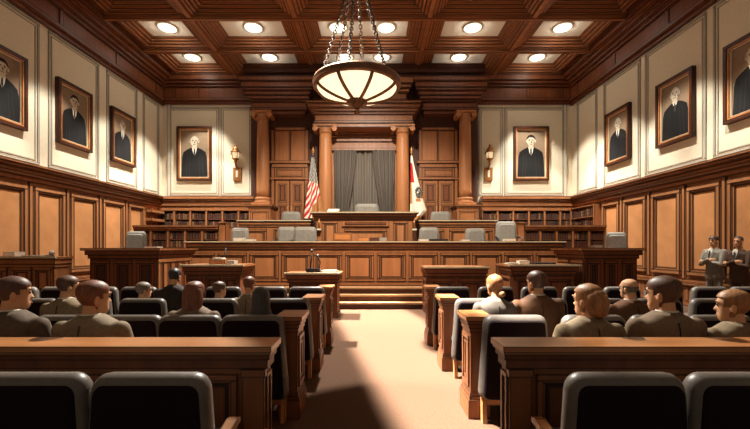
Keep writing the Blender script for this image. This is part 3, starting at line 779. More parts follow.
def chain(p0, p1, name='chain'):
    b = MB(); p0 = Vector(p0); p1 = Vector(p1); d = p1-p0; L = d.length; n = max(3, int(L/.058)); tdir = d.normalized()
    u = tdir.cross(Vector((0, 1, 0))).normalized(); w = tdir.cross(u).normalized()
    for k in range(n):
        c = p0 + d*((k+.5)/n); s_ = u if k % 2 == 0 else w
        pts = [c + tdir*(.042*math.sin(2*PI*j/10)) + s_*(.026*math.cos(2*PI*j/10)) for j in range(11)]
        b.tube(pts, .0105, 5, caps=False)
    return b.build(name, 'chain_iron', t)
for k in range(6):
    a = 2*PI*k/6 + .35
    chain((xc+R*.86*math.cos(a), D+R*.86*math.sin(a), zr+.05), (xc+.08*math.cos(a), D+.08*math.sin(a), ztop-.0))

# ------------------------------------------------------------------ gallery rails
def rail(side, label):
    t = thing('bar_rail', label, 'railing', (side*3, 2.45, 0))
    xi = -.70 if side < 0 else .88; xo = -4.2 if side < 0 else 4.2
    x0, x1 = min(xi, xo), max(xi, xo); zt = .93; y0, y1 = 2.44, 2.56
    b = MB(.006); b.box(x0, x1, y0, y1, 0, zt-.16); b.build('body', 'pew', t)
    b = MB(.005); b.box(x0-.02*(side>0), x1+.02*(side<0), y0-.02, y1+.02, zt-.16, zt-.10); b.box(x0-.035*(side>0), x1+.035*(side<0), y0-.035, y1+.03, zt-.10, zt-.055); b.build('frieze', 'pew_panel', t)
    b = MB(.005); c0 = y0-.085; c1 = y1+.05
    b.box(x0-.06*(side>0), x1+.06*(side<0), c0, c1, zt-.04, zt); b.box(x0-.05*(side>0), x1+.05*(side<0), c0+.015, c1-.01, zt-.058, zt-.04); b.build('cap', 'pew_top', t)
    # pilaster by the aisle and panels
    w = .14
    pa, pb = (xi-w, xi) if side < 0 else (xi, xi+w)
    b = MB(.005); b.box(pa, pb, y0-.03, y0, 0, zt-.16); b.box(pa-.01, pb+.01, y0-.04, y0, zt-.21, zt-.16); b.build('pilaster', 'pew', t)
    xs = [(.18, .52), (.58, 1.42), (1.48, 2.32), (2.38, 3.2)]
    for a, c in xs:
        p0, p1 = (xi-c, xi-a) if side < 0 else (xi+a, xi+c)
        b = MB(.005); panel(b, 'y', y0, -1, p0, p1, .12, zt-.2, w=.04, d=.018); b.build('panel', ['pew', 'pew_panel'], t)
    b = MB(.004); sgn = -side; xx = xi
    b.frame('x', xx, sgn, y0+.005, y1-.005, .12, zt-.2, .028, .012); b.build('end_panel', 'pew', t)
    b = MB(.005); b.box(xi-.03 if side > 0 else xi-.2, xi+.2 if side > 0 else xi+.03, y0-.04, y1+.04, 0, .1); b.build('plinth', 'pew', t)
rail(-1, 'dark timber gallery rail with a lit cap, left of the aisle')
rail(1, 'dark timber gallery rail with a lit cap, right of the aisle')

# row end piers
def pier(side, y, label):
    xi = -.69 if side < 0 else .89
    w = .15; x0, x1 = (xi-w, xi) if side < 0 else (xi, xi+w); d = .3; zt = .93
    t = thing('pew_end', label, 'pew end', ((x0+x1)/2, y+d/2, 0))
    b = MB(.006); b.box(x0, x1, y, y+d, .22, zt-.13); b.build('shaft', 'pew', t)
    b = MB(.006); b.box(x0-.025, x1+.025, y-.025, y+d+.025, 0, .17); b.box(x0-.015, x1+.015, y-.015, y+d+.015, .17, .2); b.box(x0-.008, x1+.008, y-.008, y+d+.008, .2, .23); b.build('plinth', 'pew', t)
    b = MB(.005); b.box(x0-.01, x1+.01, y-.01, y+d+.01, zt-.15, zt-.11); b.box(x0-.02, x1+.02, y-.02, y+d+.02, zt-.11, zt-.075); b.box(x0-.035, x1+.035, y-.035, y+d+.03, zt-.075, zt-.04); b.build('moulding', 'pew', t)
    b = MB(.005); b.box(x0-.05, x1+.05, y-.05, y+d+.04, zt-.04, zt); b.build('cap', 'pew_top', t)
    b = MB(.005); xx = xi; sg = -side
    b.frame('x', xx, sg, y+.035, y+d-.035, .27, zt-.19, .04, .016); b.frame('x', xx, sg, y+.09, y+d-.09, .33, zt-.25, .03, .01); b.build('side_panel', 'pew', t)
PY = [3.42, 4.73, 6.0]
for i, y in enumerate(PY):
    for s_ in (-1, 1):
        pier(s_, y, f'timber pew end post, {ORD[i]} behind the rail, {"left" if s_ < 0 else "right"} of the aisle')

# ------------------------------------------------------------------ theatre chairs
def theatre_chair(label, group, w=.6):
    t = thing('theatre_chair', label, 'chair', (0,0,0), group, world=False)
    h = w/2
    b = MB(); b.rbox(-h, h, 0.0, .12, .2, .95, .075, taper=.085); b.build('backrest', 'black_leather', t)
    b = MB(); b.rbox(-h+.032, h-.032, -.012, .03, .22, .91, .05, taper=.085); b.build('back_panel', 'black_fabric', t)
    b = MB(); b.rbox(-h+.03, h-.03, .1, .56, .36, .47, .05); b.build('seat', 'black_leather', t)
    for s_ in (-1, 1):
        b = MB(.006); x = s_*(h-.03)
        b.prism([(x-.02, .02, 0), (x-.02, .09, 0), (x-.02, .12, .36), (x-.02, .05, .36)], (.04, 0, 0))
        b.build('leg', 'chair_wood', t)
        b = MB(.006); b.prism([(x-.02, .46, 0), (x-.02, .52, 0), (x-.02, .54, .36), (x-.02, .48, .36)], (.04, 0, 0)); b.build('leg', 'chair_wood', t)
    b = MB(.006); b.box(-h+.03, h-.03, .08, .13, .14, .2); b.build('stretcher', 'chair_wood', t)
    return t
G = {}
proto = theatre_chair('x', 'x'); used = [False]
def place_chair(x, y, label, group, sc=1.0, sx=1.0):
    if not used[0]:
        used[0] = True; o = proto; o.location = (x, y, 0); o['label'] = label; o['group'] = group; o.scale = (sx*sc, 1, sc)
        return o
    return dup(proto, (x, y, 0), 0, label, group, (sx*sc, 1, sc))
rows = [
    ('row behind the rail', 'chairs in the row behind the rail', 3.28, .955, [255, 187.5, 127, 63, 0], [517, 597, 666, 726]),
    ('middle row', 'chairs in the middle row', 4.42, .95, [293, 213, 140, 84, 30], [479, 546, 605, 661, 718]),
    ('front row', 'chairs in the front row', 5.72, .955, [309, 268, 222, 178, 137, 97, 57, 16], [453, 497, 541, 583, 624, 666, 713, 752]),
]
for rn, gp, y, ht, Lp, Rp in rows:
    for sd, lst in (('left', Lp), ('right', Rp)):
        for i, px in enumerate(lst):
            x = X(px, y)
            if sd == 'left': x = min(x, -.76-.31 if y < 4 else -.72-.3)
            else: x = max(x, .92+.30)
            place_chair(x, y, f'black padded chair, {ORD[i]} from the aisle, {rn}, {sd} side', gp, ht/.95, .98 if y > 4 else 1.0)
# the nearest chairs, in front of the rail
D = 1.72; zc = Z(377, D)
near = []
for px, sx, lb in ((20.5, 1, 'black padded chair before the rail at the bottom left edge of the picture'), (145, 1, 'black padded chair with a wooden armrest, left of the aisle before the rail'),
               (632, -1, 'black padded chair with a wooden armrest, right of the aisle before the rail'), (757, -1, 'black padded chair before the rail at the bottom right edge of the picture')):
    o = place_chair(X(px, D), D, lb, 'chairs before the rail', zc/.95, 1.0/(zc/.95)*.985)
    near.append((px, o))
for px, o in near:
    if px in (145, 632):
        s_ = 1 if px == 145 else -1
        b = MB(.006); hx = s_*.29
        x0, x1 = hx-.03, hx+.03
        # flat timber arm rising a little to its rounded front
        pts = [(x0, .02, .57), (x0, .30, .625), (x0, .35, .615), (x0, .35, .59), (x0, .30, .585), (x0, .02, .525)]
        b.prism(pts, (.06, 0, 0))
        a = b.build('armrest', 'chair_wood', o)
        b = MB(.006); b.prism([(hx-.02, .26, .0), (hx-.02, .32, .0), (hx-.02, .32, .565), (hx-.02, .26, .555)], (.04, 0, 0)); b.build('arm_post', 'chair_wood', o)

# ------------------------------------------------------------------ judges' and clerks' chairs
def office_chair(label, group):
    t = thing('office_chair', label, 'chair', (0,0,0), group, world=False)
    b = MB(); b.rbox(-.33, .33, .12, .27, .52, 1.2, .1, taper=.06); b.build('backrest', 'grey_leather', t)
    b = MB(); b.rbox(-.27, .27, .085, .16, .58, 1.13, .08, taper=.06); b.build('back_cushion', 'grey_leather', t)
    b = MB(); b.rbox(-.3, .3, -.32, .2, .42, .54, .05); b.build('seat', 'grey_leather', t)
    for s_ in (-1, 1):
        b = MB(); b.tube([(s_*.33, .15, .78), (s_*.36, -.05, .76), (s_*.36, -.2, .72), (s_*.33, -.22, .5)], .03, 8); b.build('armrest', 'grey_dark', t)
    b = MB(); b.lathe([(.05, .44), (.04, .2), (.06, .1), (.08, .06)], (0,0,0), 12); b.build('gas_post', 'grey_dark', t)
    for k in range(5):
        a = 2*PI*k/5+.3; b = MB(); b.tube([(0,0,.09), (.3*math.cos(a), .3*math.sin(a), .04)], [.035, .025], 6); b.build('foot', 'grey_dark', t)
    return t
op = office_chair('grey leather chair behind the left end of the long bench', 'chairs behind the long bench')
ou = [False]
def place_office(px, py, d, zfl, label, group, wpx=None, rz=0):
    zt = Z(py, d); s = (zt-zfl)/1.2; x = X(px, d)
    sx = (wpx*d/F)/.66 if wpx else s
    if not ou[0]:
        ou[0] = True; o = op; o.location = (x, d, zfl); o['label'] = label; o['group'] = group; o.rotation_euler.z = rz; o.scale = (sx, 1, s); return o
    return dup(op, (x, d, zfl), rz, label, group, (sx, 1, s))
g1 = 'grey chairs behind the long bench'
place_office(238, 227.5, 11.65, 1.0, 'grey leather chair, solitary behind the left end of the long bench', g1, 18)
place_office(286, 226.5, 12.05, 1.0, 'grey leather chair, rear one of the overlapping pair behind the long bench', g1, 19, .1)
place_office(304, 226.5, 11.32, 1.0, 'grey leather chair, front one of the overlapping pair behind the long bench', g1, 24)
place_office(430, 227, 11.65, 1.0, 'grey leather chair behind the long bench, beside the white papers right of the judge bench', g1, 21)
place_office(477, 228, 11.65, 1.0, 'grey leather chair behind the long bench, second right of the judge bench', g1, 21)
place_office(508, 221, 11.65, 1.0, 'tall grey leather chair behind the right end of the long bench', g1, 21)
g2 = 'grey chairs of the upper bench'
place_office(290, 211, 13.6, 1.75, 'grey leather chair behind the upper bench, by the left door', g2, 20)
place_office(366.5, 203, 13.6, 1.75, 'grey leather judge chair in front of the central curtain', g2, 25)
place_office(441.5, 211, 13.6, 1.75, 'grey leather chair behind the upper bench, by the right door', g2, 21)
g3 = 'grey chairs of the witness stands'
for x0, x1, y0, y1, lb in ((X(90, 8.5), X(157, 8.5), 8.5, 10.1, 'left'), ):
    pass
place_office(133, 231, 9.45, .75, 'grey leather chair rising behind the left witness stand', g3, 19, .15)
place_office(618.5, 232, 9.25, .75, 'grey leather chair tilted back behind the right witness stand', g3, 19, -.3)

# ------------------------------------------------------------------ papers, boxes and other small things
def slab(name, label, cat, x0, x1, y0, y1, z0, z1, mk, lw=.01, cover=None):
    b = MB(lw); b.box(x0, x1, y0, y1, z0, z1)
    o = b.build(name, mk, origin=((x0+x1)/2, (y0+y1)/2, z0)); tag(o, label, cat)
    if cover:
        c = MB(lw); c.box(x0-.005, x1+.005, y0-.005, y1+.005, z1, z1+.02); k = c.build('cover', cover, o, origin=((x0+x1)/2, (y0+y1)/2, z0))
    return o
def on(name, label, cat, d, ztop, px0, px1, hpx, mk, depth=.25, cover=None, dy=0):
    return slab(name, label, cat, X(px0, d), X(px1, d), d+dy, d+dy+depth, ztop, ztop+hpx*d/F, mk, cover=cover)
zd = 1.37
on('document_box', 'white box on the clerk desk by the left wall', 'box', 7.7, zd, 3, 14, 5, 'paper')
on('paper_pad', 'flat pale paper pad on the clerk desk by the left wall', 'paper', 7.7, zd, 21, 44, 1.3, 'paper_grey')
t = thing('desk_microphone', 'small round-headed desk microphone on the clerk desk by the left wall', 'microphone', (X(51, 7.8), 7.8, zd))
xm = X(51, 7.8)
b = MB(); b.lathe([(.09, zd), (.08, zd+.03), (.02, zd+.04)], (xm-.03, 7.8, 0), 12); b.build('base', 'grey_dark', t)
b = MB(); b.tube([(xm-.03, 7.8, zd+.03), (xm, 7.8, zd+.07)], .015, 6); b.build('stem', 'grey_dark', t)
b = MB(); b.ball((xm+.02, 7.8, zd+.08), .05, 10); b.build('head', 'paper_grey', t)
zw = 1.55
on('paper_stack', 'pale sheaf of papers lying on the left witness stand', 'paper', 8.6, zw, 144, 157, 1.6, 'paper')
on('document_box', 'small grey box on the right witness stand', 'box', 8.6, zw, 594, 603, 3, 'paper_grey', .2)
zt_ = 1.17
on('document_box', 'brown wooden box on the left counsel table', 'box', 8.6, zt_, 209, 225, 5, 'wood', .3)
on('paper_stack', 'pale papers lying on top of the brown box on the left counsel table', 'paper', 8.62, zt_+5*8.6/F, 212, 222, 1.6, 'paper', .24)
on('document_box', 'grey box beside the brown box on the left counsel table', 'box', 8.6, zt_, 226.5, 234, 4, 'paper_grey', .25)
t = thing('gooseneck_microphone', 'slim gooseneck microphone behind the boxes on the left counsel table', 'microphone', (X(224, 9.0), 9.0, zt_))
b = MB(); b.lathe([(.06, zt_), (.05, zt_+.03), (.015, zt_+.04)], (X(224, 9.0), 9.0, 0), 12); b.build('base', 'black_metal', t)
b = MB(); b.tube([(X(224, 9.0), 9.0, zt_+.03), (X(224.5, 9.0), 9.0, zt_+.2), (X(226, 9.0), 9.0, zt_+.38)], .014, 6); b.build('stem', 'grey_dark', t)
zl = 1.0
t = thing('microphone_base', 'dark box with two thin gooseneck microphones on the lectern', 'microphone', (X(313, 8.45), 8.5, zl))
b = MB(.01); b.box(X(306, 8.45), X(320, 8.45), 8.42, 8.6, zl, zl+.09); b.build('base', 'black_metal', t)
for pts in ([(310, 269), (311.5, 260), (312, 251)], [(319, 269), (320, 262), (318, 256)]):
    b = MB(); b.tube([(X(p, 8.5), 8.5, Z(q, 8.5)) for p, q in pts], .016, 6)
    m_ = b.build('gooseneck', 'black_metal', t)
    c = MB(); p, q = pts[-1]; c.ball((X(p, 8.5), 8.5, Z(q, 8.5)), .03, 8, sz=1.5); c.build('microphone_head', 'grey_dark', m_, origin=t['_o'])
on('paper_stack', 'white open papers lying on the lectern', 'paper', 8.5, zl, 321, 337, 1.5, 'paper', .3)
zr_ = 1.17
on('paper_stack', 'thin white papers on the right counsel table, before the witness stand', 'paper', 8.6, zr_, 508, 518, 1.5, 'paper')
on('document_box', 'white box on the right counsel table, before the witness stand', 'box', 8.6, zr_, 520, 530, 4, 'paper', .22)
on('closed_book', 'flat dark book on the right counsel table, before the witness stand', 'book', 8.6, zr_, 534, 556, 2, 'book_dark', .3)
zb = Z(241.5, 10.4); D = 10.5
on('paper_stack', 'white stacked papers on the long bench before the solitary left chair', 'paper', D, zb, 233, 243, 4, 'paper', .2)
on('paper_stack', 'low white papers beside the stacked ones at the left end of the long bench', 'paper', D, zb, 244, 254, 2.6, 'paper', .2)
t = thing('name_plate', 'upright wood-framed board standing on the long bench before the judge', 'board', (X(342.5, D), D+.1, zb))
b = MB(.01); b.box(X(333, D), X(352, D), D+.08, D+.12, zb, zb+9*D/F); b.build('frame', 'wood', t)
b = MB(.01); b.box(X(334.5, D), X(350.5, D), D+.07, D+.08, zb+.05, zb+7.5*D/F); b.build('board', 'frame_gold', t)
on('closed_book', 'tan book lying on the long bench before the judge, by the upright board', 'book', D, zb, 358, 369, 4, 'frame_gold', .2)
on('closed_book', 'dark brown book in the middle of three on the long bench before the judge', 'book', D, zb, 369.3, 379, 4, 'book', .2)
on('closed_book', 'grey book at the end of three on the long bench before the judge', 'book', D, zb, 379.3, 387, 4.3, 'paper_grey', .2)
on('paper_stack', 'white papers on the long bench below the chair right of the judge bench', 'paper', D, zb, 419, 429, 2.6, 'paper', .2)
on('closed_book', 'flat dark book on the long bench beside the white papers', 'book', D, zb, 429.5, 448, 2.6, 'book_dark', .2)
on('paper_stack', 'small white papers on the long bench before the second chair right of the judge', 'paper', D, zb, 462, 470, 2.2, 'paper', .2)
on('paper_stack', 'white papers on the long bench before the tall end chair', 'paper', D, zb, 505, 516, 3, 'paper', .2)
t = thing('document_tray', 'pale slanted document tray on the judge bench by the striped flag', 'tray', (X(332, 12.1), 12.1, Z(212.5, 12)))
zj = Z(212.5, 12)
b = MB(.01); b.prism([(X(326, 12.1), 12.1, zj), (X(326, 12.1), 12.4, zj), (X(327.5, 12.1), 12.4, zj+.15), (X(327.5, 12.1), 12.3, zj+.15)], (X(338, 12.1)-X(326, 12.1), 0, 0)); b.build('tray', 'paper', t)
t = thing('wall_handset', 'small black handset hung on the wainscot behind the man in grey', 'handset', (XR-.1, 8.95, 1.15))
b = MB(.006); b.box(XR-.16, XR-.12, 9.0-.04, 9.0+.04, 1.1, 1.36); b.build('handset', 'black_metal', t)
b = MB(); b.tube([(XR-.15, 9.0, 1.12), (XR-.2, 8.93, 1.06), (XR-.16, 8.9, 1.14), (XR-.13, 8.92, 1.2)], .012, 6); b.build('cord', 'black_metal', t)

# ------------------------------------------------------------------ people
def fuse(mb, voxel, smooth, name, mk, parent, xf=None):
    """voxel-remesh overlapping shapes into one continuous surface"""
    me = bpy.data.meshes.new('tmp'); me.from_pydata([Vector(p) for p in mb.v], [], mb.f)
    bm = bmesh.new(); bm.from_mesh(me); bmesh.ops.recalc_face_normals(bm, faces=bm.faces); bm.to_mesh(me); bm.free()
    ob = bpy.data.objects.new('tmp', me); COL.objects.link(ob)
    m = ob.modifiers.new('r', 'REMESH'); m.mode = 'VOXEL'; m.voxel_size = voxel; m.use_smooth_shade = True
    m2 = ob.modifiers.new('s', 'SMOOTH'); m2.factor = .5; m2.iterations = smooth
    dg = bpy.context.evaluated_depsgraph_get(); ev = ob.evaluated_get(dg)
    nm = bpy.data.meshes.new_from_object(ev, depsgraph=dg)
    bpy.data.objects.remove(ob); bpy.data.meshes.remove(me)
    nm.name = name; nm.materials.clear(); nm.materials.append(M[mk])
    for p in nm.polygons: p.use_smooth = True; p.material_index = 0
    if xf is not None: nm.transform(xf)
    o = bpy.data.objects.new(name, nm); COL.objects.link(o); o.parent = parent
    return o
def ering(z, hw, yf, yb, n=20, e=2.3, cx=0):
    out = []
    for k in range(n):
        a = 2*PI*k/n; c, s = math.cos(a), math.sin(a)
        px = hw*math.copysign(abs(c)**(2/e), c); yy = (yf+yb)/2 + (yf-yb)/2*math.copysign(abs(s)**(2/e), s)
        out.append((cx+px, yy, z))
    return out
HEAD = [(-0.118, 0.0166, 0.07, 0.04), (-0.11, 0.0313, 0.08, 0.02), (-0.092, 0.0432, 0.087, 0.0), (-0.065, 0.0524, 0.088, -0.035), (-0.035, 0.0598, 0.088, -0.062), (0, 0.0653, 0.09, -0.086), (0.035, 0.069, 0.092, -0.098), (0.065, 0.0672, 0.086, -0.098), (0.09, 0.0552, 0.07, -0.085), (0.108, 0.035, 0.042, -0.058), (0.118, 0.011, 0.008, -0.025)]
def capsule(b, pts, rad, seg=12):
    b.tube(pts, rad, seg)
    for p, r in zip(pts, rad): b.ball(p, r, seg)
def hand(b, wrist, dirv, palm_n, s=1.0, curl=.5, thumb_side=1):
    """palm, four unequal bent fingers and a thumb"""
    d = Vector(dirv).normalized(); n = Vector(palm_n).normalized(); n = (n - d*n.dot(d)).normalized(); u = d.cross(n).normalized()
    w = Vector(wrist)
    rings = []
    for q, hw, th in ((0, .026, .02), (.03, .036, .018), (.06, .041, .016), (.09, .04, .013)):
        c = w + d*q*s
        rings.append([c + u*(hw*s*math.cos(2*PI*k/12)) + n*(th*s*math.sin(2*PI*k/12)) for k in range(12)])
    b.loft(rings)
    for k, (off, ln) in enumerate(((-.030, .066), (-.010, .076), (.010, .072), (.029, .056))):
        p0 = w + d*.085*s + u*off*s; dd = d; pts = [p0]; 
        for j, fr in enumerate((.45, .32, .23)):
            dd = (dd*math.cos(curl*.6) + n*math.sin(curl*.6)).normalized(); n2 = n
            pts.append(pts[-1] + dd*ln*fr*s)
        b.tube(pts, [.0095*s, .009*s, .0085*s, .007*s], 8); b.ball(pts[-1], .007*s, 8)
    tdir = (u*thumb_side*-.75 + d*.55 + n*.3).normalized(); p0 = w + d*.03*s - u*thumb_side*.03*s
    pts = [p0, p0+tdir*.032*s, p0+tdir*.05*s+d*.018*s, p0+tdir*.06*s+d*.04*s]
    b.tube(pts, [.013*s, .011*s, .010*s, .008*s], 8); b.ball(pts[-1], .008*s, 8)

def head_shapes(b, c, yaw, pitch=0):
    Rm = Matrix.Translation(c) @ Matrix.Rotation(yaw, 4, 'Z') @ Matrix.Rotation(pitch, 4, 'X')
    T = lambda p: Rm @ Vector(p)
    b.loft([[T(p) for p in ering(*r)] for r in HEAD])
    nose = [[(-.006, .086, .022), (.006, .086, .022), (.006, .07, .022), (-.006, .07, .022)], [(-.011, .104, -.012), (.011, .104, -.012), (.011, .075, -.012), (-.011, .075, -.012)], [(-.017, .113, -.03), (.017, .113, -.03), (.019, .075, -.03), (-.019, .075, -.03)], [(-.012, .1, -.042), (.012, .1, -.042), (.014, .075, -.042), (-.014, .075, -.042)]]
    b.loft([[T(p) for p in r] for r in nose])
    b.loft([[T((x, y, -.072+dz)) for x, y in ((-.022, .07), (.022, .07), (.018, .094), (-.018, .094))] for dz in (-.012, .012)])   # lips
    b.loft([[T((x, y, .03+dz)) for x, y in ((-.05, .07), (.05, .07), (.045, .094), (-.045, .094))] for dz in (-.008, .008)])      # brow ridge
    for s in (-1, 1):
        ring = []
        for q, sc in ((.066, .6), (.078, 1.0), (.086, .9)):
            ring.append([T((s*q, -.008 + .018*sc*math.cos(2*PI*k/10), -.012 + .032*sc*math.sin(2*PI*k/10))) for k in range(10)])
        b.loft(ring)
    return T
def features(parent, T, brow='brow'):
    for s in (-1, 1):
        e = MB(); c = T((s*.031, .083, .008)); e.ball(c, .0095, 8); e.build('eye', 'eye', parent, origin=(0,0,0))
        e = MB(); e.tube([T((s*.014, .094, .033)), T((s*.032, .095, .038)), T((s*.05, .086, .032))], .0045, 6); e.build('eyebrow', brow, parent, origin=(0,0,0))
    e = MB(); e.tube([T((-.02, .092, -.072)), T((0, .096, -.071)), T((.02, .092, -.072))], .0045, 6); e.build('mouth', 'lip', parent, origin=(0,0,0))
def hair_mesh(parent, T, style, mk, name='hair'):
    b = MB(); n = 28
    def hairline(a):
        # a: angle, 0 = right, pi/2 = front, -pi/2 = back -> lowest z kept
        f = math.sin(a)
        if style == 'short': return .055 if f > .55 else (.03 if f > .2 else (-.005 if f > -.25 else -.075))
        if style == 'receding': return .085 if f > .35 else (.03 if f > .1 else (-.0 if f > -.3 else -.07))
        if style == 'fringe': return -.06
        return .06 if f > .5 else (.0 if f > .1 else (-.08))
    grow = .008 if style not in ('long', 'scarf') else .022
    def ringat(z, g=grow):
        for k in range(len(HEAD)-1):
            if HEAD[k][0] <= z <= HEAD[k+1][0]:
                q = (z-HEAD[k][0])/(HEAD[k+1][0]-HEAD[k][0]); r = [HEAD[k][j]*(1-q)+HEAD[k+1][j]*q for j in range(4)]; break
        else: r = HEAD[-1]
        return (z, r[1]+g, r[2]+g, r[3]-g)
    zs = [-.118+.236*k/22 for k in range(23)]
    rings = []
    for z in zs:
        zz, hw, yf, yb = ringat(z)
        if z < -.02: hw = max(hw, .066); yb = min(yb, -.06 + .2*max(0, -.06-z))
        rings.append([p for p in ering(zz + (.012*max(0, (z)/.118)), hw, yf, yb, n)])
    vs = [T(p) for r in rings for p in r]; fs = []
    for i in range(len(zs)-1):
        for j in range(n):
            a = 2*PI*(j+.5)/n; z = (zs[i]+zs[i+1])/2
            if style == 'fringe':
                ok = -.065 < z < .03 and math.sin(a) < .15
            else: ok = z > hairline(a)
            if ok: fs.append((i*n+j, i*n+(j+1) % n, (i+1)*n+(j+1) % n, (i+1)*n+j))
    if style != 'fringe':
        vs.append(T((0, -.008, .1345))); c = len(vs)-1; e = (len(zs)-1)*n
        for j in range(n): fs.append((e+j, e+(j+1) % n, c))
    use = sorted({k for f in fs for k in f}); ix = {k: q for q, k in enumerate(use)}
    b.mesh([vs[k] for k in use], [tuple(ix[k] for k in f) for f in fs])
    if style == 'bun':
        b.ball(T((.03, -.105, -.075)), .036, 12)
    if style == 'updo':
        b.loft([[T(p) for p in ering(z, hw, yf, yb, 20)] for z, hw, yf, yb in ((-.105, .03, -.05, -.10), (-.09, .058, -.02, -.128), (-.05, .074, .0, -.138), (0, .082, .0, -.14), (.05, .078, .0, -.125), (.09, .05, .0, -.1))])
    if style == 'ponytail':
        b.ball(T((0, -.115, -.07)), .026, 10)
        b.tube([T(p) for p in ((0, -.115, -.075), (.0, -.15, -.11), (.01, -.155, -.17), (.02, -.14, -.235))], [.022, .042, .04, .012], 12)
    if style == 'long':
        b.loft([[T(p) for p in ering(z, hw, yf, yb, 24)] for z, hw, yf, yb in ((-.185, .06, -.04, -.12), (-.17, .092, .0, -.13), (-.10, .1, .03, -.135), (-.03, .1, .035, -.13), (.04, .096, .03, -.122), (.09, .07, .02, -.1))])
    if style == 'scarf':
        b.loft([[T(p) for p in ering(z, hw, yf, yb, 24)] for z, hw, yf, yb in ((-.26, .15, .06, -.17), (-.2, .14, .07, -.165), (-.12, .115, .085, -.145), (-.05, .11, .09, -.135), (.03, .108, .1, -.135), (.08, .1, .095, -.12), (.115, .074, .07, -.09), (.135, .04, .035, -.05), (.142, .01, .0, -.02))])
    o = b.build(name, mk, parent, origin=(0,0,0))
    return o

def seated(label, px, py, d, style, hair, suit, yaw=0.0, skin='skin', wid=1.0, hs=1.0, scarf=False, female=False, stool=True):
    zt = Z(py, d); s = zt/1.27
    t = thing('person', label, 'person', (X(px, d), d, 0), world=False)
    SC = Matrix.Diagonal((s*wid, s, s, 1))
    HC = Vector((0, .015, 1.148))
    b = MB()
    hm = MB(); T0 = head_shapes(hm, HC, yaw)
    # head kept unsquashed when the shoulders are widened
    def TT(p):
        v = T0(p); v = HC + (v-HC)*hs; return Vector((v.x/wid, v.y, v.z))
    b.v += [tuple(Vector(((HC + (Vector(p)-HC)*hs).x/wid, (HC + (Vector(p)-HC)*hs).y, (HC + (Vector(p)-HC)*hs).z)) ) for p in hm.v]; b.f += hm.f
    b.tube([(0, -.005, 1.10), (0, -.02, 1.03), (0, -.025, .97)], [.052, .055, .07], 14)
    b.loft([ering(z, hw, hd, -hd-.02) for z, hw, hd in ((.46, .15, .09), (.6, .15, .1), (.75, .16, .105), (.88, .17, .1), (.93, .15, .09), (.98, .09, .07))])
    for q in (-1, 1):
        capsule(b, [(q*.185, -.01, .905), (q*.24, .03, .70), (q*.17, .26, .60)], [.048, .042, .034])
        hand(b, (q*.165, .27, .592), (-q*.25, 1, -.12), (0, 0, -1), 1.0, .5, q)
        capsule(b, [(q*.09, .02, .52), (q*.11, .31, .5), (q*.11, .24, .1)], [.08, .058, .045])
        b.ball((q*.11, .28, .05), .045, 10, sy=1.8)
    body = fuse(b, .0115, 4, 'body', skin, t, SC)
    TX = lambda p: SC @ TT(p)
    features(t, TX, hair if hair in M else 'brow')
    hair_mesh(t, TX, 'scarf' if scarf else style, 'scarf' if scarf else hair, 'headscarf' if scarf else 'hair')
    j = MB()
    j.loft([ering(z, hw, hd, -hd-.02, 24) for z, hw, hd in ((.45, .17, .115), (.6, .168, .115), (.75, .18, .12), (.88, .205, .122), (.93, .212, .115), (.965, .185, .102), (.995, .135, .088), (1.02, .09, .074), (1.035, .072, .066))])
    for q in (-1, 1):
        capsule(j, [(q*.2, -.01, .918), (q*.248, .03, .70), (q*.17, .25, .605)], [.066, .058, .048], 14)
    fuse(j, .0115, 6, 'jacket', suit, t, SC)
    if not female:
        c = MB(); c.loft([[SC @ Vector(p) for p in ering(z, hw, yf, yb, 20)] for z, hw, yf, yb in ((1.0, .08, .06, -.092), (1.042, .062, .045, -.08))], caps=False); c.build('shirt_collar', 'shirt_white' if suit not in ('suit_black',) else 'suit_grey', t, origin=(0,0,0))
    c = MB(); c.loft([[SC @ Vector(p) for p in ering(z, hw, yf, yb, 20)] for z, hw, yf, yb in ((.985, .115, .075, -.112), (1.03, .078, .04, -.094), (1.022, .07, .035, -.085))], caps=False); c.build('jacket_collar', suit, t, origin=(0,0,0))
    c = MB(); c.tube([SC @ Vector((0, -hd-.02-.004, z)) for z, hd in ((.6, .115), (.75, .12), (.88, .122), (.93, .115), (.965, .102))], .004, 5); c.build('back_seam', 'shoe', t, origin=(0,0,0))
    tr = MB()
    for q in (-1, 1): capsule(tr, [(q*.085, -.02, .53), (q*.11, .31, .51), (q*.11, .24, .1)], [.095, .068, .055])
    fuse(tr, .015, 3, 'trousers' if not female else 'skirt', 'suit_umber', t, SC)
    for q in (-1, 1):
        sh = MB(); sh.loft([[SC @ Vector(p) for p in ering(z, .045, .4-.3*max(0, z-.03), .19, 14, cx=q*.11)] for z in (0, .03, .06, .09)]); sh.build('shoe', 'shoe', t, origin=(0,0,0))
    if not stool: return t
    st = thing('low_stool', 'x', 'stool', (X(px, d), d, 0), world=False)
    zs = .44*s
    b = MB(.006); b.box(-.2, .2, -.16, .2, zs-.05, zs); b.build('seat', 'pew', st)
    for qx in (-1, 1):
        for qy in (-.12, .16): b = MB(.006); b.box(qx*.17-.02, qx*.17+.02, qy-.02, qy+.02, 0, zs-.05); b.build('leg', 'pew', st)
    words = label.split(); st['label'] = 'wooden stool under the ' + ' '.join(words[:10])
    return t
R1 = 2.9; R2 = 4.02
seated('man with short brown hair in taupe suit at the left end behind the rail', 12, 278, R1, 'short', 'hair_brown', 'suit_dark_taupe', -.75, wid=1.06, hs=1.04)
seated('man with short auburn hair in light suit, second from the left end behind the rail', 92.5, 283, R1, 'short', 'hair_red', 'suit_light', -.55, wid=1.1, hs=1.1)
seated('man with short brown hair in olive suit, second row on the left', 67, 276, R2, 'short', 'hair_brown', 'suit_olive', -.6, wid=1.02, hs=1.0)
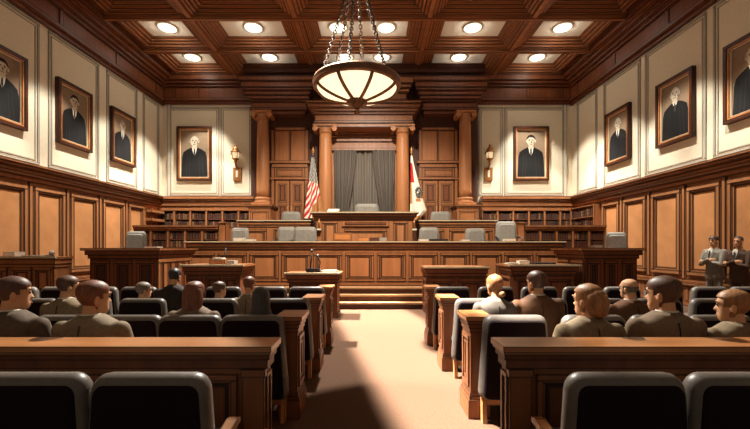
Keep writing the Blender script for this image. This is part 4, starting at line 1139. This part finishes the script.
seated('man with cropped hair low in his seat beside the dark-suited man, on the left', 143, 282.5, 4.74, 'short', 'hair_greyish', 'suit_grey', -.7, wid=.95, hs=1.0, stool=False)
seated('man with cropped black hair in a black suit, upright on the left side', 174.5, 268, 5.3, 'short', 'hair_black', 'suit_black', 0, wid=1.05, hs=.95)
seated('woman with long reddish-brown hair over a taupe jacket, left of the aisle', 194, 281.5, 3.6, 'long', 'hair_red', 'suit_taupe', 0, wid=1.0, hs=.95, female=True, stool=False)
seated('man with short brown hair sunk behind a chair back beside the long-haired woman', 219, 281.5, 4.74, 'short', 'hair_brown', 'suit_grey', -.6, wid=.95, hs=.95, stool=False)
seated('person with red hair leaning behind the grey headscarf, left of the aisle', 249, 276, 4.74, 'short', 'hair_red', 'suit_light', -.3, wid=.85, hs=.9, stool=False)
seated('person in a dark grey headscarf sitting nearest the aisle on the left', 260.5, 286.5, 3.6, 'scarf', 'scarf', 'suit_black', .2, wid=.8, hs=.85, scarf=True, female=True, stool=False)
seated('woman with a low bun in a grey jacket, nearest the aisle on the right', 495, 275, R2, 'bun', 'hair_blond', 'suit_grey', .15, wid=.9, hs=1.0, female=True)
seated('man with short brown hair in a brown suit, second from the aisle on the right', 537, 272, R2, 'short', 'hair_brown', 'suit_brown', .35, wid=1.06, hs=1.05)
seated('woman with swept-up blond hair in an olive jacket, behind the right rail nearest the aisle', 589, 286, R1, 'updo', 'hair_blond', 'suit_olive', .45, wid=1.02, hs=1.08, female=True)
seated('balding man in a brown suit between two others on the right side', 630, 278, R2, 'fringe', 'hair_greyish', 'suit_brown', .4, wid=1.05, hs=.95)
seated('man with close-cropped hair in a taupe suit, second from the aisle behind the right rail', 665, 279, R1, 'short', 'hair_brown', 'suit_taupe', .5, wid=1.1, hs=1.12)
seated('woman with a blond ponytail at the right end behind the rail', 735, 292, R1, 'ponytail', 'hair_blond', 'suit_olive', .75, wid=.95, hs=1.1, female=True)

def standing(label, px, d, ztop, suit, hair, style, rz, skin, trousers):
    t = thing('person', label, 'person', (X(px, d), d, 0), rz=rz, world=False)
    s = ztop/1.80; SC = Matrix.Diagonal((s*.96, s*1.02, s, 1))
    HC = Vector((0, .02, 1.68))
    b = MB(); T0 = head_shapes(b, HC, .12)
    b.tube([(0, 0, 1.62), (0, -.01, 1.55), (0, -.015, 1.49)], [.052, .056, .075], 14)
    b.loft([ering(z, hw, hd, -hd-.02) for z, hw, hd in ((.86, .15, .1), (.98, .155, .1), (1.12, .15, .1), (1.3, .18, .11), (1.42, .185, .1), (1.49, .1, .07))])
    A = {}
    for q in (-1, 1):
        sh = (q*.2, -.01, 1.43); el = (q*.225, .10, 1.15); wr = (-q*.06, .215 + (.035 if q > 0 else 0), 1.23 + (.02 if q > 0 else -.02))
        A[q] = (sh, el, wr)
        capsule(b, [sh, el, wr], [.052, .043, .032])
        d_ = Vector((-q*1, -.12, .12)); hand(b, Vector(wr) + Vector((-q*.015, 0, 0)), d_, (0, -1, -.1), .95, .7, q)
        capsule(b, [(q*.09, 0, .9), (q*.1, .02, .48), (q*.105, -.02, .1)], [.085, .058, .042])
        b.ball((q*.11, .04, .05), .042, 10, sy=2.2)
    fuse(b, .0085, 3, 'body', skin, t, SC)
    TX = lambda p: SC @ T0(p)
    features(t, TX); hair_mesh(t, TX, style, hair)
    j = MB()
    j.loft([ering(z, hw, hd, -hd-.02, 24) for z, hw, hd in ((.80, .185, .13), (.9, .185, .13), (1.02, .175, .125), (1.14, .17, .122), (1.3, .2, .13), (1.42, .205, .115), (1.47, .15, .092), (1.51, .082, .068))])
    for q in (-1, 1): capsule(j, list(A[q]), [.072, .06, .045], 14)
    fuse(j, .011, 5, 'jacket', suit, t, SC)
    c = MB()
    V = [(-.055, .118, 1.47), (0, .138, 1.27), (.055, .118, 1.47), (.03, .085, 1.53), (-.03, .085, 1.53)]
    c.poly([SC @ Vector(p) for p in V]); c.build('shirt', 'shirt_white', t, origin=(0,0,0))
    c = MB(); c.poly([SC @ Vector(p) for p in ((-.018, .128, 1.46), (-.022, .146, 1.32), (0, .15, 1.28), (.022, .146, 1.32), (.018, .128, 1.46))]); c.build('tie', 'tie_dark', t, origin=(0,0,0))
    for q in (-1, 1):
        c = MB(); c.poly([SC @ Vector(p) for p in ((q*.055, .112, 1.49), (q*.095, .118, 1.43), (q*.05, .146, 1.3), (0, .148, 1.255), (q*.03, .142, 1.34))]); c.build('lapel', suit, t, origin=(0,0,0))
    tr = MB()
    tr.loft([ering(z, .165, .105, -.12) for z in (.78, .94)])
    for q in (-1, 1): capsule(tr, [(q*.085, -.005, .86), (q*.1, .015, .48), (q*.105, -.01, .09)], [.092, .075, .068])
    fuse(tr, .011, 4, 'trousers', trousers, t, SC)
    for q in (-1, 1):
        sh = MB(); sh.loft([[SC @ Vector(p) for p in ering(z, .048-.1*max(0, z-.05), .15-.6*max(0, z-.02), -.07, 14, cx=q*.108)] for z in (0, .025, .06, .1)]); sh.build('shoe', 'shoe', t, origin=(0,0,0))
    return t
standing('man in a grey suit and white shirt standing with folded arms by the right wall', 714.5, 8.85, Z(236, 8.85), 'suit_steel', 'hair_dark', 'short', 1.72, 'skin', 'suit_steel')
standing('man in a dark brown suit standing with folded arms by the right wall', 739, 8.25, Z(236.5, 8.25), 'suit_umber', 'hair_dark', 'receding', 1.8, 'skin', 'suit_umber')

# ------------------------------------------------------------------ camera, lights, world
cam = bpy.data.cameras.new('camera'); co = bpy.data.objects.new('camera', cam); COL.objects.link(co)
cam.sensor_width = 36; cam.sensor_fit = 'HORIZONTAL'; cam.lens = 36*F/750
co.location = (0, 0, CZ); co.rotation_euler = (PI/2, 0, 0)
cam.shift_x = (375-CX)/750; cam.shift_y = (HY-214.5)/750
cam.clip_start = .05
S.camera = co
def light(kind, name, loc, target, power, color, **kw):
    l = bpy.data.lights.new(name, kind); l.energy = power; l.color = color
    for k, v in kw.items(): setattr(l, k, v)
    o = bpy.data.objects.new(name, l); COL.objects.link(o); o.location = loc
    if target is not None:
        o.rotation_euler = (Vector(target)-Vector(loc)).to_track_quat('-Z', 'Y').to_euler()
    return o
WARM = (1.0, .90, .76); CRM = (1.0, .95, .86)
def spot(name, loc, target, power, deg, blend=.3, soft=.1, color=CRM):
    return light('SPOT', name, loc, target, power, color, spot_size=math.radians(deg), spot_blend=blend, shadow_soft_size=soft)
# beam on the aisle
d_ = Vector((.42, -.12, -1)).normalized(); fl = Vector((.21, -1, 0)); tgt = Vector((.55, 6.2, 0))
ly = (fl - d_*fl.dot(d_)).normalized(); lz = -d_; lx = ly.cross(lz).normalized()
al = bpy.data.lights.new('aisle_beam', 'AREA'); al.shape = 'RECTANGLE'; al.size = 1.7; al.size_y = 6.9; al.energy = 520; al.color = CRM; al.spread = math.radians(2.5)
ao = bpy.data.objects.new('aisle_beam', al); COL.objects.link(ao)
ao.matrix_world = Matrix.Translation(tgt - d_*9.0) @ Matrix((lx, ly, lz)).transposed().to_4x4()
# downlight over the well of the court, lights bench fronts
spot('court_spot', (CXB, 7.2, 8.6), (CXB, 12.4, 1.6), 5600, 85, .6, .2, WARM)
# gallery back light
spot('gallery_spot', (-.8, 10.0, 8.4), (-.6, 3.2, .3), 9500, 95, .6, .1)
# coffer downlights onto the walls
for y in (7.5, 10.2, 12.85, 14.6):
    for xw, sg in ((XL, 1), (XR, -1)):
        spot('wall_wash', (xw+sg*2.6, y, 8.9), (xw+sg*1.0, y, 0), 2100, 64, .3, .1)
for x in (-7.0, 6.4):
    spot('wall_wash', (x, 12.4, 8.9), (x, 15.4, 0), 2300, 58, .3, .1)
light('POINT', 'chandelier_bulb', (xc, 6.5, Z(86, 6.5)-.02), None, 260, WARM, shadow_soft_size=.25)
for y, xs in ((12.85, [-7.05, -4.1, -1.2, .45, 3.42, 6.5]), (14.85, [-7.15, -4.1, -1.1, .35, 3.4, 6.5])):
    for x in xs: light('POINT', 'can_bulb', (x, y, 8.98), None, 22, CRM, shadow_soft_size=.2)
w = bpy.data.worlds.new('world'); S.world = w; w.use_nodes = True
bg = w.node_tree.nodes['Background']; bg.inputs['Color'].default_value = (1.0, .86, .68, 1); bg.inputs['Strength'].default_value = .17
S.view_settings.view_transform = 'Standard'; S.view_settings.look = 'None'; S.view_settings.exposure = 0
